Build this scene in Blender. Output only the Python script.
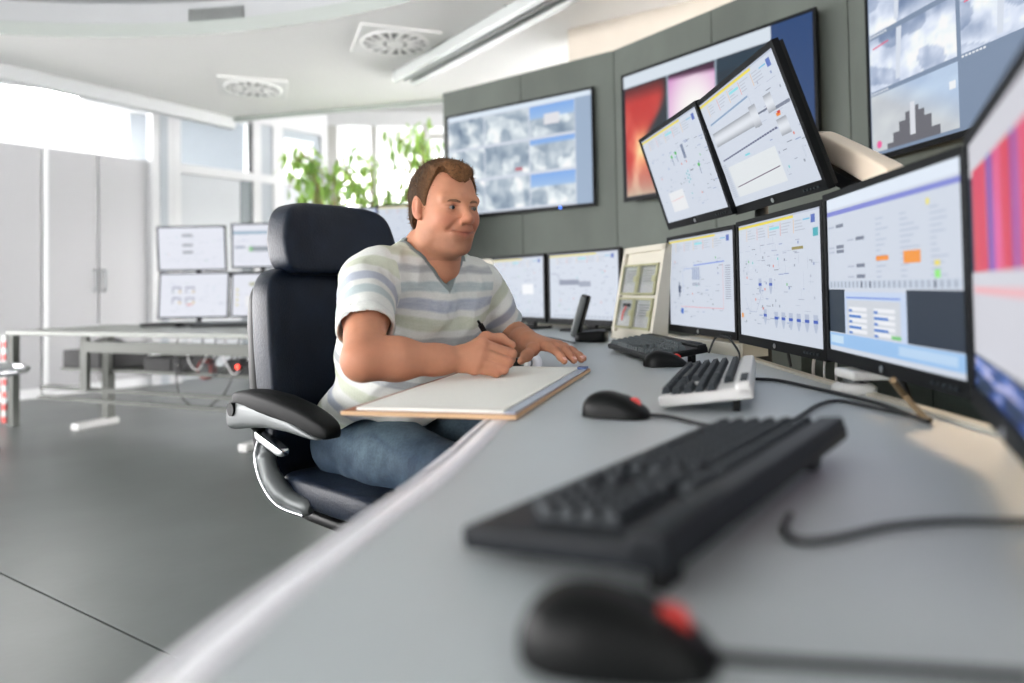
import bpy, bmesh, math, random
import numpy as np
from math import sin, cos, pi, radians, sqrt, atan2
from mathutils import Matrix, Vector

# ------------------------------------------------------------------ camera, light, exposure
sc = bpy.context.scene
C = sc.collection
for o in list(bpy.data.objects):
    bpy.data.objects.remove(o)

CAM = Vector((0, 0, .95)); PITCH = radians(1.4); ROLL = radians(1.0); FPX = 690.0; VC = 271.1
_F = Vector((0, cos(PITCH), sin(PITCH))); _R0 = Vector((1, 0, 0)); _U0 = Vector((0, -sin(PITCH), cos(PITCH)))
_R = _R0 * cos(ROLL) - _U0 * sin(ROLL); _U = _U0 * cos(ROLL) + _R0 * sin(ROLL)
cd = bpy.data.cameras.new('camera'); cam = bpy.data.objects.new('camera', cd); C.objects.link(cam)
cam.matrix_world = Matrix(((_R.x, _U.x, -_F.x, CAM.x), (_R.y, _U.y, -_F.y, CAM.y), (_R.z, _U.z, -_F.z, CAM.z), (0, 0, 0, 1)))
cd.sensor_width = 36; cd.sensor_fit = 'HORIZONTAL'; cd.lens = FPX / 1024 * 36
cd.shift_y = (VC - 341.5) / 1024; cd.clip_start = .02; cd.clip_end = 100
cd.dof.use_dof = True; cd.dof.focus_distance = 1.72; cd.dof.aperture_fstop = 1.5
sc.camera = cam

w = bpy.data.worlds.new('overcast_sky'); sc.world = w; w.use_nodes = True
w.node_tree.nodes['Background'].inputs[0].default_value = (1, .98, .985, 1)
w.node_tree.nodes['Background'].inputs[1].default_value = 2.0

sc.view_settings.view_transform = 'Standard'; sc.view_settings.look = 'None'
sc.view_settings.gamma = 1; sc.view_settings.use_curve_mapping = False
sc.view_settings.exposure = 2.7
sc.cycles.use_denoising = True
sc.cycles.max_bounces = 12; sc.cycles.diffuse_bounces = 8; sc.cycles.sample_clamp_indirect = 6
sc.cycles.caustics_reflective = False; sc.cycles.caustics_refractive = False

def ray(x, y): return _F + _R * ((x - 512) / FPX) + _U * ((VC - y) / FPX)
def at(x, y, Y):
    d = ray(x, y); return CAM + d * (Y / d.y)
def gz(x, y, z):
    d = ray(x, y); return CAM + d * ((z - CAM.z) / d.z)

# ------------------------------------------------------------------ helpers
def lin(c):
    return tuple((v / 12.92 if v <= .04045 else ((v + .055) / 1.055) ** 2.4) for v in c)
def rgb(r, g, b): return lin((r / 255, g / 255, b / 255))

MATS = {}
def mat(name, col, rough=.5, metal=0., noise=0., nscale=8., bump=0., bscale=60., spec=.5, trans=0., attr=None, emit=None, estr=0., coat=0., stretch=None, alpha=None):
    if name in MATS: return MATS[name]
    m = bpy.data.materials.new(name); m.use_nodes = True
    nt = m.node_tree; b = nt.nodes['Principled BSDF']
    b.inputs['Base Color'].default_value = (*col, 1); b.inputs['Roughness'].default_value = rough
    b.inputs['Metallic'].default_value = metal; b.inputs['Specular IOR Level'].default_value = spec
    b.inputs['Transmission Weight'].default_value = trans; b.inputs['Coat Weight'].default_value = coat
    if alpha is not None: b.inputs['Alpha'].default_value = alpha
    src = None
    if attr:
        a = nt.nodes.new('ShaderNodeAttribute'); a.attribute_name = attr; src = a.outputs['Color']
        nt.links.new(src, b.inputs['Base Color'])
    tc = None
    if noise or bump:
        tc = nt.nodes.new('ShaderNodeTexCoord'); vec = tc.outputs['Object']
        if stretch:
            mp = nt.nodes.new('ShaderNodeMapping'); mp.inputs['Scale'].default_value = stretch
            nt.links.new(vec, mp.inputs[0]); vec = mp.outputs[0]
    if noise:
        n = nt.nodes.new('ShaderNodeTexNoise'); n.inputs['Scale'].default_value = nscale; n.inputs['Detail'].default_value = 6
        nt.links.new(vec, n.inputs['Vector'])
        mr = nt.nodes.new('ShaderNodeMapRange'); mr.inputs[1].default_value = .3; mr.inputs[2].default_value = .7
        mr.inputs[3].default_value = 1 - noise; mr.inputs[4].default_value = 1 + noise
        nt.links.new(n.outputs[0], mr.inputs[0])
        mx = nt.nodes.new('ShaderNodeMix'); mx.data_type = 'RGBA'; mx.blend_type = 'MULTIPLY'; mx.inputs[0].default_value = 1
        if src: nt.links.new(src, mx.inputs[6])
        else: mx.inputs[6].default_value = (*col, 1)
        nt.links.new(mr.outputs[0], mx.inputs[7]); nt.links.new(mx.outputs[2], b.inputs['Base Color'])
    if bump:
        n2 = nt.nodes.new('ShaderNodeTexNoise'); n2.inputs['Scale'].default_value = bscale; n2.inputs['Detail'].default_value = 4
        nt.links.new(vec, n2.inputs['Vector'])
        bp = nt.nodes.new('ShaderNodeBump'); bp.inputs['Strength'].default_value = bump; bp.inputs['Distance'].default_value = .01
        nt.links.new(n2.outputs[0], bp.inputs['Height']); nt.links.new(bp.outputs[0], b.inputs['Normal'])
    if emit is not None:
        b.inputs['Emission Color'].default_value = (*emit, 1); b.inputs['Emission Strength'].default_value = estr
    MATS[name] = m
    return m

def screen_mat():
    if 'lit_screen' in MATS: return MATS['lit_screen']
    m = bpy.data.materials.new('lit_screen'); m.use_nodes = True; nt = m.node_tree; b = nt.nodes['Principled BSDF']
    a = nt.nodes.new('ShaderNodeAttribute'); a.attribute_name = 'Col'
    b.inputs['Base Color'].default_value = (.012, .013, .015, 1); b.inputs['Roughness'].default_value = .45; b.inputs['Specular IOR Level'].default_value = .12
    nt.links.new(a.outputs['Color'], b.inputs['Emission Color']); b.inputs['Emission Strength'].default_value = SCREEN
    MATS['lit_screen'] = m
    return m
SCREEN = .142; WARM_E = 3.3; CH_ROT = .3

def tag(o, label=None, cat=None, group=None, kind=None):
    if label: o['label'] = label
    if cat: o['category'] = cat
    if group: o['group'] = group
    if kind: o['kind'] = kind
    return o

def empty(name, loc=(0, 0, 0), rz=0., label=None, cat=None, group=None, kind=None, rot=None):
    o = bpy.data.objects.new(name, None); C.objects.link(o); o.empty_display_size = .1
    o.location = loc; o.rotation_euler = rot if rot else (0, 0, rz)
    M = Matrix.Translation(Vector(loc)) @ (o.rotation_euler.to_matrix().to_4x4())
    WM[o.name] = M
    return tag(o, label, cat, group, kind)
WM = {}

def link(name, me, parent=None, mats=()):
    o = bpy.data.objects.new(name, me); C.objects.link(o)
    for m in mats: me.materials.append(m)
    if parent is not None: o.parent = parent
    return o

def wmat(o):
    M = Matrix.Identity(4)
    while o is not None:
        M = (Matrix.Translation(o.location) @ o.rotation_euler.to_matrix().to_4x4() @ Matrix.Diagonal((*o.scale, 1))) @ M
        o = o.parent
    return M

def rawmesh(name, v, f, smooth=False):
    me = bpy.data.meshes.new(name); me.from_pydata([tuple(p) for p in v], [], [tuple(q) for q in f]); me.update()
    if smooth:
        me.polygons.foreach_set('use_smooth', [True] * len(me.polygons))
    return me

class MB:
    """collects shapes of ONE part"""
    def __init__(s): s.v = []; s.f = []; s.sm = []
    def add(s, v, f, smooth=False, M=None):
        n = len(s.v)
        s.v += [(M @ Vector(p)) if M is not None else Vector(p) for p in v]
        s.f += [tuple(i + n for i in q) for q in f]; s.sm += [smooth] * len(f)
        return s
    def box(s, c, d, rz=0., M=None, bevel=0., seg=2):
        if bevel:
            bm = bmesh.new(); bmesh.ops.create_cube(bm, size=1)
            for v in bm.verts: v.co = Vector((v.co.x * d[0], v.co.y * d[1], v.co.z * d[2]))
            bmesh.ops.bevel(bm, geom=list(bm.edges), offset=bevel, segments=seg, affect='EDGES', profile=.5)
            bm.verts.index_update(); v = [p.co.copy() for p in bm.verts]; f = [[p.index for p in q.verts] for q in bm.faces]; bm.free()
        else:
            x, y, z = d[0] / 2, d[1] / 2, d[2] / 2
            v = [(-x, -y, -z), (x, -y, -z), (x, y, -z), (-x, y, -z), (-x, -y, z), (x, -y, z), (x, y, z), (-x, y, z)]
            f = [(0, 3, 2, 1), (4, 5, 6, 7), (0, 1, 5, 4), (1, 2, 6, 5), (2, 3, 7, 6), (3, 0, 4, 7)]
        T = Matrix.Translation(Vector(c)) @ Matrix.Rotation(rz, 4, 'Z')
        if M is not None: T = M @ T
        return s.add(v, f, False, T)
    def beam(s, a, b, wd, ht, up=(0, 0, 1), bevel=0.):
        a = Vector(a); b = Vector(b); x = (b - a); L = x.length; x.normalize()
        y = Vector(up).cross(x); y.normalize(); z = x.cross(y)
        M = Matrix(((x.x, y.x, z.x, (a.x + b.x) / 2), (x.y, y.y, z.y, (a.y + b.y) / 2), (x.z, y.z, z.z, (a.z + b.z) / 2), (0, 0, 0, 1)))
        return s.box((0, 0, 0), (L, wd, ht), M=M, bevel=bevel)
    def tube(s, pts, r, n=10, cap=True, smooth=True):
        pts = [Vector(p) for p in pts]; rs = r if hasattr(r, '__len__') else [r] * len(pts)
        t0 = (pts[1] - pts[0]).normalized(); a = Vector((0, 0, 1)) if abs(t0.z) < .9 else Vector((1, 0, 0))
        u = t0.cross(a).normalized(); v = []; f = []
        for i, p in enumerate(pts):
            t = (pts[min(i + 1, len(pts) - 1)] - pts[max(i - 1, 0)]).normalized()
            u = (u - t * u.dot(t)).normalized(); q = t.cross(u)
            for k in range(n):
                an = 2 * pi * k / n; v.append(p + (u * cos(an) + q * sin(an)) * rs[i])
        for i in range(len(pts) - 1):
            for k in range(n):
                f.append((i * n + k, i * n + (k + 1) % n, (i + 1) * n + (k + 1) % n, (i + 1) * n + k))
        s.add(v, f, smooth)
        if cap:
            s.add(v[:n][::-1], [tuple(range(n))]); s.add(v[-n:], [tuple(range(n))])
        return s
    def cyl(s, c, r, h, n=24, axis='Z', r2=None, smooth=True, M=None):
        r2 = r if r2 is None else r2
        v = [(r * cos(2 * pi * k / n), r * sin(2 * pi * k / n), -h / 2) for k in range(n)] + [(r2 * cos(2 * pi * k / n), r2 * sin(2 * pi * k / n), h / 2) for k in range(n)]
        T = Matrix.Translation(Vector(c))
        if axis == 'X': T = T @ Matrix.Rotation(pi / 2, 4, 'Y')
        if axis == 'Y': T = T @ Matrix.Rotation(-pi / 2, 4, 'X')
        if M is not None: T = M @ T
        s.add(v, [(k, (k + 1) % n, n + (k + 1) % n, n + k) for k in range(n)], smooth, T)
        s.add(v[:n][::-1], [tuple(range(n))], False, T); s.add(v[n:], [tuple(range(n))], False, T)
        return s
    def lathe(s, prof, n=32, c=(0, 0, 0), smooth=True, M=None):
        v = []; f = []
        for (r, z) in prof:
            for k in range(n): v.append((r * cos(2 * pi * k / n), r * sin(2 * pi * k / n), z))
        for i in range(len(prof) - 1):
            for k in range(n): f.append((i * n + k, i * n + (k + 1) % n, (i + 1) * n + (k + 1) % n, (i + 1) * n + k))
        T = Matrix.Translation(Vector(c)); T = T if M is None else M @ T
        return s.add(v, f, smooth, T)
    def prism(s, poly, z0, z1, M=None):
        n = len(poly); v = [(p[0], p[1], z0) for p in poly] + [(p[0], p[1], z1) for p in poly]
        f = [tuple(range(n))[::-1], tuple(range(n, 2 * n))] + [(k, (k + 1) % n, n + (k + 1) % n, n + k) for k in range(n)]
        return s.add(v, f, False, M)
    def strip(s, A, B, z0, z1):
        """solid between two plan curves of equal length"""
        n = len(A); v = [(p[0], p[1], z0) for p in A] + [(p[0], p[1], z0) for p in B] + [(p[0], p[1], z1) for p in A] + [(p[0], p[1], z1) for p in B]
        f = []
        for i in range(n - 1):
            f += [(2 * n + i, 2 * n + i + 1, 3 * n + i + 1, 3 * n + i), (i, n + i, n + i + 1, i + 1),
                  (i, i + 1, 2 * n + i + 1, 2 * n + i), (n + i, 3 * n + i, 3 * n + i + 1, n + i + 1)]
        f += [(0, 2 * n, 3 * n, n), (n - 1, 2 * n - 1, 4 * n - 1, 3 * n - 1)]
        return s.add(v, f)
    def superq(s, size, e=.35, e2=None, nu=32, nv=20, deform=None, M=None):
        e2 = e if e2 is None else e2
        sg = lambda t, p: math.copysign(abs(t) ** p, t)
        v = []; f = []
        for j in range(nv + 1):
            ph = -pi / 2 + pi * j / nv
            for i in range(nu):
                th = 2 * pi * i / nu
                p = Vector((size[0] / 2 * sg(cos(ph), e2) * sg(cos(th), e), size[1] / 2 * sg(cos(ph), e2) * sg(sin(th), e), size[2] / 2 * sg(sin(ph), e2)))
                v.append(Vector(deform(p)) if deform else p)
        for j in range(nv):
            for i in range(nu): f.append((j * nu + i, j * nu + (i + 1) % nu, (j + 1) * nu + (i + 1) % nu, (j + 1) * nu + i))
        return s.add(v, f, True, M)
    def mesh(s, name):
        me = bpy.data.meshes.new(name); me.from_pydata([tuple(p) for p in s.v], [], s.f)
        me.polygons.foreach_set('use_smooth', s.sm); me.update(); me.validate()
        bm = bmesh.new(); bm.from_mesh(me); bmesh.ops.recalc_face_normals(bm, faces=bm.faces); bm.to_mesh(me); bm.free()
        return me
    def build(s, name, m, parent=None, world=False, loc=None):
        if world and parent is not None:
            I = wmat(parent).inverted(); s.v = [I @ p for p in s.v]
        if loc is not None: s.v = [p - Vector(loc) for p in s.v]
        o = link(name, s.mesh(name), parent, [m] if m else [])
        if loc is not None: o.location = loc
        return o

def part(name, m, parent, fn, world=False):
    b = MB(); fn(b); return b.build(name, m, parent, world)

def crom(P, n=10):
    P = [Vector(p) for p in P]; out = []
    for i in range(len(P) - 1):
        p0 = P[max(i - 1, 0)]; p1 = P[i]; p2 = P[i + 1]; p3 = P[min(i + 2, len(P) - 1)]
        for k in range(n):
            t = k / n
            out.append(.5 * ((2 * p1) + (p2 - p0) * t + (2 * p0 - 5 * p1 + 4 * p2 - p3) * t * t + (3 * p1 - p0 - 3 * p2 + p3) * t ** 3))
    out.append(P[-1]); return out

def copy_tree(o, parent=None):
    c = o.copy(); C.objects.link(c); c.parent = parent
    for ch in list(o.children): copy_tree(ch, c)
    return c

def cable(name, pts, r, m, label, cat='cable', group=None, n=8, cr=8):
    p = crom(pts, cr); loc = Vector(p[0])
    o = MB().tube(p, r, n=n).build(name, m, None, loc=loc)
    return tag(o, label, cat, group)

# value noise for meshes and pictures
_rs = np.random.RandomState(5); _LAT = _rs.rand(32, 32, 32)
def vnoise(x, y, z):
    xi = np.floor(x).astype(int); yi = np.floor(y).astype(int); zi = np.floor(z).astype(int)
    fx = x - xi; fy = y - yi; fz = z - zi
    fx = fx * fx * (3 - 2 * fx); fy = fy * fy * (3 - 2 * fy); fz = fz * fz * (3 - 2 * fz); r = 0
    for a in (0, 1):
        for b in (0, 1):
            for c in (0, 1):
                r = r + _LAT[(xi + a) % 32, (yi + b) % 32, (zi + c) % 32] * (fx if a else 1 - fx) * (fy if b else 1 - fy) * (fz if c else 1 - fz)
    return r
def fbm(x, y, z, o=4):
    r = 0; a = .5; t = 0
    for k in range(o):
        r = r + a * vnoise(x * 2 ** k + 7.3 * k, y * 2 ** k + 3.1 * k, z * 2 ** k + 1.7 * k); t += a; a *= .5
    return r / t

# ------------------------------------------------------------------ materials
M_FLOOR = mat('floor_resin', rgb(100, 105, 103), .34, noise=.20, nscale=1.3, bump=.04, bscale=25)
M_JOINT = mat('floor_joint', rgb(60, 63, 62), .8, noise=.05)
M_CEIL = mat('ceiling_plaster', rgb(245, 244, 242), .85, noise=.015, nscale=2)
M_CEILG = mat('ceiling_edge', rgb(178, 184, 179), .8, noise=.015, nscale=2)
M_WHITE = mat('white_lacquer', rgb(238, 239, 240), .5, noise=.01)
M_CONC = mat('concrete_panel', rgb(88, 94, 88), .75, noise=.16, nscale=3.2, bump=.12, bscale=30, stretch=(1, 1, .45))
M_CONCD = mat('concrete_core', rgb(58, 61, 58), .9, noise=.1)
M_CREAM = mat('cream_plaster', rgb(206, 197, 184), .85, noise=.02)
M_CAB = mat('cabinet_laminate', rgb(180, 180, 182), .45, noise=.02, nscale=40, stretch=(8, 8, .5))
M_CABE = mat('cabinet_edge', rgb(232, 233, 234), .45, noise=.01)
M_STEEL = mat('brushed_steel', rgb(190, 192, 194), .3, 1., noise=.06, nscale=30)
M_CHROME = mat('polished_chrome', rgb(215, 217, 220), .12, 1., noise=.02)
M_SILVER = mat('silver_plastic', rgb(96, 100, 100), .42, .35, noise=.03)
M_DESK = mat('desk_laminate', rgb(184, 191, 193), .38, noise=.03, nscale=3, bump=.015, bscale=300)
M_DESKE = mat('desk_edge_profile', rgb(238, 238, 242), .25, noise=.02)
M_DGREY = mat('dark_grey_metal', rgb(46, 49, 49), .5, .2, noise=.05)
M_BLK = mat('black_plastic', rgb(10, 12, 12), .42, spec=.18, noise=.08, nscale=40)
M_BEZ = mat('monitor_bezel', rgb(14, 16, 18), .5, spec=.12, noise=.05, nscale=30)
M_BEZG = mat('monitor_shell', rgb(30, 30, 30), .5, spec=.15, noise=.05, nscale=30)
M_KEY = mat('keycap', rgb(80, 87, 89), .5, spec=.25, noise=.1, nscale=50)
M_KEYG = mat('grey_keycap', rgb(36, 42, 46), .5, spec=.2, noise=.1, nscale=50)
M_RED = mat('red_plastic', rgb(214, 60, 52), .4, noise=.05)
M_WPL = mat('white_plastic', rgb(206, 206, 203), .4, noise=.02)
M_CRP = mat('cream_plastic', rgb(194, 189, 174), .45, noise=.03)
M_OLIVE = mat('olive_frame', rgb(150, 150, 112), .5, noise=.06)
M_CABLE = mat('cable_rubber', rgb(30, 32, 34), .5, noise=.05)
M_CABLEW = mat('cable_white', rgb(220, 220, 220), .5, noise=.03)
M_TFRAME = mat('table_frame_paint', rgb(88, 91, 85), .5, .1, noise=.05)
M_TTOP = mat('table_laminate', rgb(140, 144, 137), .35, noise=.03)
M_LEATH = mat('black_leather', rgb(17, 26, 40), .44, noise=.25, nscale=14, bump=.16, bscale=160, spec=.28)
M_ARMP = mat('armrest_rubber', rgb(13, 15, 15), .55, spec=.15, noise=.08, bump=.05, bscale=300)
M_GLASS = mat('window_glass', (.95, .97, .97), .03, trans=1., noise=.005)
MATS['window_glass'].node_tree.nodes['Principled BSDF'].inputs['IOR'].default_value = 1.02
M_FROST = mat('frosted_glass', rgb(182, 186, 190), .35, noise=.04, nscale=2)
M_GREYW = mat('grey_wall_paint', rgb(168, 174, 180), .7, noise=.02)
M_PART = mat('partition_paint', rgb(200, 201, 202), .5, noise=.015)
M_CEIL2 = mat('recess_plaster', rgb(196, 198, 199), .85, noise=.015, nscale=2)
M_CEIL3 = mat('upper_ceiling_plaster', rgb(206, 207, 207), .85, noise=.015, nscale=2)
M_MULL = mat('mullion_paint', rgb(180, 180, 176), .5, noise=.02)
# ------------------------------------------------------------------ the setting
def st(name, fn, m, parent=None, label=None):
    b = MB(); fn(b); o = b.build(name, m, parent)
    if parent is None: tag(o, label, kind='structure')
    return o

# floor: two cast slabs either side of one joint
FJ0 = Vector((-1.78, 2.399)); FD = (Vector((-.999, 1.894)) - FJ0).normalized(); FN = Vector((-FD.y, FD.x))
fl = st('floor', lambda b: b.box((-3, 4.5, -.06), (16, 19, .1)), M_JOINT, label='grey joint bed under the resin floor')
def slab(side):
    bm = bmesh.new(); vs = [bm.verts.new(p) for p in ((-11, -5, 0), (5, -5, 0), (5, 14, 0), (-11, 14, 0))]; bm.faces.new(vs)
    bmesh.ops.bisect_plane(bm, geom=list(bm.verts) + list(bm.edges) + list(bm.faces), plane_co=(*(FJ0 + FN * .0035 * side), 0), plane_no=(*(FN * -side), 0), clear_outer=True)
    r = bmesh.ops.extrude_face_region(bm, geom=list(bm.faces)); bmesh.ops.translate(bm, verts=[g for g in r['geom'] if isinstance(g, bmesh.types.BMVert)], vec=(0, 0, -.01))
    bmesh.ops.recalc_face_normals(bm, faces=bm.faces)
    me = bpy.data.meshes.new('slab'); bm.to_mesh(me); bm.free(); return link('slab', me, fl, [M_FLOOR])
slab(1); slab(-1)

# lowered ceiling with a round recess
RC = Vector((-2.6, .73)); RR = 4.05; ZC = 2.75
OUT = [Vector(p) for p in ((-2.83, 7.06), (-3.92, 5.28), (-6.5, 1.06), (-7.5, -3.6), (2.6, -3.6), (2.6, 5.68))]
def outer(an):
    d = Vector((cos(an), sin(an))); best = None
    for i in range(len(OUT)):
        a = OUT[i] - RC; e = OUT[(i + 1) % len(OUT)] - OUT[i]; den = d.x * e.y - d.y * e.x
        if abs(den) < 1e-9: continue
        t = (a.x * e.y - a.y * e.x) / den; s_ = (a.x * d.y - a.y * d.x) / den
        if t > 0 and -1e-6 <= s_ <= 1 + 1e-6 and (best is None or t < best): best = t
    return RC + d * max(best, RR + .02)
angs = sorted([2 * pi * k / 160 for k in range(160)] + [atan2((p - RC).y, (p - RC).x) % (2 * pi) for p in OUT])
def ceil_fn(b):
    n = len(angs); inn = [RC + Vector((cos(a), sin(a))) * RR for a in angs]; ou = [outer(a) for a in angs]
    v = [(p.x, p.y, ZC) for p in inn] + [(p.x, p.y, ZC) for p in ou]
    b.add(v, [(k, n + k, n + (k + 1) % n, (k + 1) % n) for k in range(n)])
    b.add([(p.x, p.y, ZC) for p in ou] + [(p.x, p.y, ZC + .1) for p in ou], [(k, (k + 1) % n, n + (k + 1) % n, n + k) for k in range(n)])
ceil = st('ceiling', ceil_fn, M_CEIL, label='white lowered ceiling with a large round recess')
NR = 160
def ring(b, r0, z0, r1, z1):
    v = [(RC.x + r0 * cos(2 * pi * k / NR), RC.y + r0 * sin(2 * pi * k / NR), z0) for k in range(NR)] + [(RC.x + r1 * cos(2 * pi * k / NR), RC.y + r1 * sin(2 * pi * k / NR), z1) for k in range(NR)]
    b.add(v, [(k, (k + 1) % NR, NR + (k + 1) % NR, NR + k) for k in range(NR)], True)
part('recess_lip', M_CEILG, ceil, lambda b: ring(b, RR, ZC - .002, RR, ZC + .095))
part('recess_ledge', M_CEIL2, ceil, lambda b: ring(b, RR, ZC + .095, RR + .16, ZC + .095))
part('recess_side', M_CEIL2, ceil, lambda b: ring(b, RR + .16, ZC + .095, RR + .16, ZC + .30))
part('recess_top', M_CEIL2, ceil, lambda b: b.add([(RC.x + (RR + .16) * cos(2 * pi * k / NR), RC.y + (RR + .16) * sin(2 * pi * k / NR), ZC + .30) for k in range(NR)], [tuple(range(NR))]))
# downstand along the corridor side of the lowered ceiling, thin shadow-gap trim on the window side
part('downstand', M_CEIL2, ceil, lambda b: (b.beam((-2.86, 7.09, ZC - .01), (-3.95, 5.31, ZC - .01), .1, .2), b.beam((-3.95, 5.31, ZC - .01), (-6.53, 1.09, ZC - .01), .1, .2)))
part('edge_trim', mat('ceiling_trim_metal', rgb(150, 158, 150), .5, noise=.03), ceil, lambda b: b.beam((-2.83, 7.06, ZC - .02), (2.6, 5.68, ZC - .02), .03, .04))
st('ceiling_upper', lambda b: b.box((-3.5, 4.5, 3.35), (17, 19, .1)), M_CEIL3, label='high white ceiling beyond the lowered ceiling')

# concrete partition that carries the big screens, in angled facets
WP = [Vector(p) for p in ((-.46, 4.77), (.61, 3.95), (1.41, 2.83), (1.60, 1.65), (1.58, .2), (1.3, -1.2))]
WZ = 2.31
def wall_fn(b):
    off = []
    for i, p in enumerate(WP):
        d = (WP[min(i + 1, len(WP) - 1)] - WP[max(i - 1, 0)]).normalized(); off.append(p + Vector((-d.y, d.x)) * .12)
    on = []
    for i, p in enumerate(WP):
        d = (WP[min(i + 1, len(WP) - 1)] - WP[max(i - 1, 0)]).normalized(); on.append(p + Vector((-d.y, d.x)) * .02)
    b.strip(on, off, 0, WZ - .005)
wr = st('wall_right', wall_fn, M_CONCD, label='free-standing grey concrete partition behind the operator desk')
def panels():
    for i in range(len(WP) - 1):
        a, c = WP[i], WP[i + 1]; L = (c - a).length; n = max(1, round(L / .66)); d = (c - a) / L; nn = Vector((-d.y, d.x))
        for k in range(n):
            p = a + d * (L * k / n + .003); q = a + d * (L * (k + 1) / n - .003)
            for z0, z1 in ((0.0, 1.155), (1.161, WZ)):
                m = (p + q) / 2 + nn * .01
                MB().box((m.x, m.y, (z0 + z1) / 2), ((q - p).length, .024, z1 - z0), rz=atan2(d.y, d.x)).build('panel', M_CONC, wr)
panels()
# plastered building wall seen above the partition
def cream_fn(b):
    a = Vector((.42, 4.78)); d = Vector((.857, -.515)); n = Vector((.515, .857)); A = [a, a + d * 4]; b.strip(A, [p + n * .3 for p in A], 0, 3.3)
st('wall_plaster', cream_fn, M_CREAM, label='cream plastered wall rising behind the concrete partition')

# glazed corridor partition: line PL(t)
PD = Vector((.62, .78)).normalized(); PN = Vector((-PD.y, PD.x)); P0 = Vector((-4.6, 6.25))
def PL(t, off=0.): return P0 + PD * t + PN * off
ang = atan2(PD.y, PD.x)
def pbox(b, t0, t1, z0, z1, th=.1, off=0.):
    m = PL((t0 + t1) / 2, off); b.box((m.x, m.y, (z0 + z1) / 2), (t1 - t0, th, z1 - z0), rz=ang)
def wl(b):
    pbox(b, 1.28, 1.52, 0, 3.3, .12)
wlft = st('wall_corridor', wl, M_PART, label='white glazed partition beside the tall cabinets')
for (a, c_, z0, z1, m) in ((1.36, 1.44, 0, 3.3, M_GREYW), ):
    part('post', m, wlft, lambda b: pbox(b, a, c_, z0, z1, .14))
for a, c_ in ((1.50, 1.58), (2.44, 2.54), (2.70, 2.84), (3.40, 3.50)):
    part('post', M_PART, wlft, lambda b: pbox(b, a, c_, 0, 3.3, .13))
part('infill', M_GREYW, wlft, lambda b: pbox(b, 2.54, 2.70, 0, 3.3, .08))
part('rail', M_PART, wlft, lambda b: pbox(b, 1.58, 3.42, 2.26, 2.36, .14))
part('rail', M_PART, wlft, lambda b: pbox(b, 1.58, 3.42, 2.96, 3.3, .14))
part('rail', M_PART, wlft, lambda b: pbox(b, -1.5, 1.3, 2.98, 3.3, .14))
w1 = st('window_1', lambda b: pbox(b, 1.56, 2.46, 2.34, 2.98, .008), M_GLASS, label='upper corridor window pane beside the white post')
part('window_frame', M_DGREY, w1, lambda b: (pbox(b, 2.42, 2.45, 2.36, 2.96, .05)))
w2 = st('window_2', lambda b: pbox(b, 2.82, 3.42, 2.34, 2.98, .008), M_GLASS, label='small corridor window pane next to the corner post')
part('window_frame', mat('grey_frame', rgb(168, 176, 182), .5, noise=.02), w2, lambda b: (pbox(b, 2.84, 2.88, 2.36, 2.96, .06), pbox(b, 3.34, 3.40, 2.36, 2.96, .06), pbox(b, 2.84, 3.40, 2.86, 2.96, .06)))
w3 = st('window_3', lambda b: pbox(b, 1.56, 2.3, .02, 2.27, .03), M_FROST, label='tall frosted grey glass panel under the corridor window')
part('window_frame', mat('frame_dark_grey', rgb(122, 130, 134), .5, noise=.02), w3, lambda b: pbox(b, 2.30, 2.44, .02, 2.27, .05))  # darker grey upright beside the frosted panel
w4 = st('window_4', lambda b: pbox(b, 2.82, 3.42, .02, 2.27, .03), M_FROST, label='lower frosted panel beside the corner post')
# rooms beyond the glass
st('wall_beyond', lambda b: b.box((-4.35, 9.3, 1.6), (1.4, .1, 3.4), rz=.5), M_GREYW, label='pale grey wall of the room beyond the corridor window')
st('wall_far', lambda b: (b.box((-7.5, 11.2, 1.35), (3.6, .1, 2.7)), ), M_PART, label='white far wall above the cabinets')
cl = empty('ceiling_lamp', (-5.6, 7.75, 3.28), .5, 'white panel lamp in the high ceiling above the cabinets', 'ceiling lamp')
part('frame', M_PART, cl, lambda b: b.box((0, 0, .0), (1.3, .5, .03)))
part('diffuser', mat('lamp_diffuser', (1, 1, 1), .5, noise=.01, emit=(1, 1, .98), estr=6), cl, lambda b: b.box((0, 0, -.02), (1.22, .42, .012)))

# unseen wall added behind the photographer to block light, openings at the left
st('wall_unseen', lambda b: (b.box((-2.5, -3.7, .45), (10.4, .2, .9)), b.box((-2.5, -3.7, 2.95), (10.4, .2, .9)), b.box((.35, -3.7, 1.7), (4.7, .2, 1.6)), [b.box((-7.6 + 1.87 * k, -3.7, 1.7), (.12, .2, 1.6)) for k in range(3)]), M_PART, label='unseen white wall added behind the photographer to shape the light')
# outside glazing on the far side
GA = Vector((-2.36, 9.06)); GB = Vector((1.6, 9.6)); GD = (GB - GA).normalized(); gang = atan2(GD.y, GD.x)
def gbox(b, t0, t1, z0, z1, th=.1, off=0.):
    m = GA + GD * ((t0 + t1) / 2) + Vector((-GD.y, GD.x)) * off; b.box((m.x, m.y, (z0 + z1) / 2), (t1 - t0, th, z1 - z0), rz=gang)
wb = st('wall_back', lambda b: gbox(b, -.1, 4.2, 0, .85, .2), M_PART, label='white sill wall below the bright outside windows')
part('header', M_PART, wb, lambda b: gbox(b, -.1, 4.2, 3.12, 3.3, .2))
for t0, t1, m in ((-.06, .09, M_MULL), (.52, .60, M_MULL), (1.22, 1.30, M_PART), (2.0, 2.08, M_MULL), (2.9, 2.98, M_MULL)):
    part('mullion', m, wb, lambda b: gbox(b, t0, t1, .85, 3.12, .14))
part('transom', M_MULL, wb, lambda b: gbox(b, 1.30, 2.0, 2.96, 3.04, .1))
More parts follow.
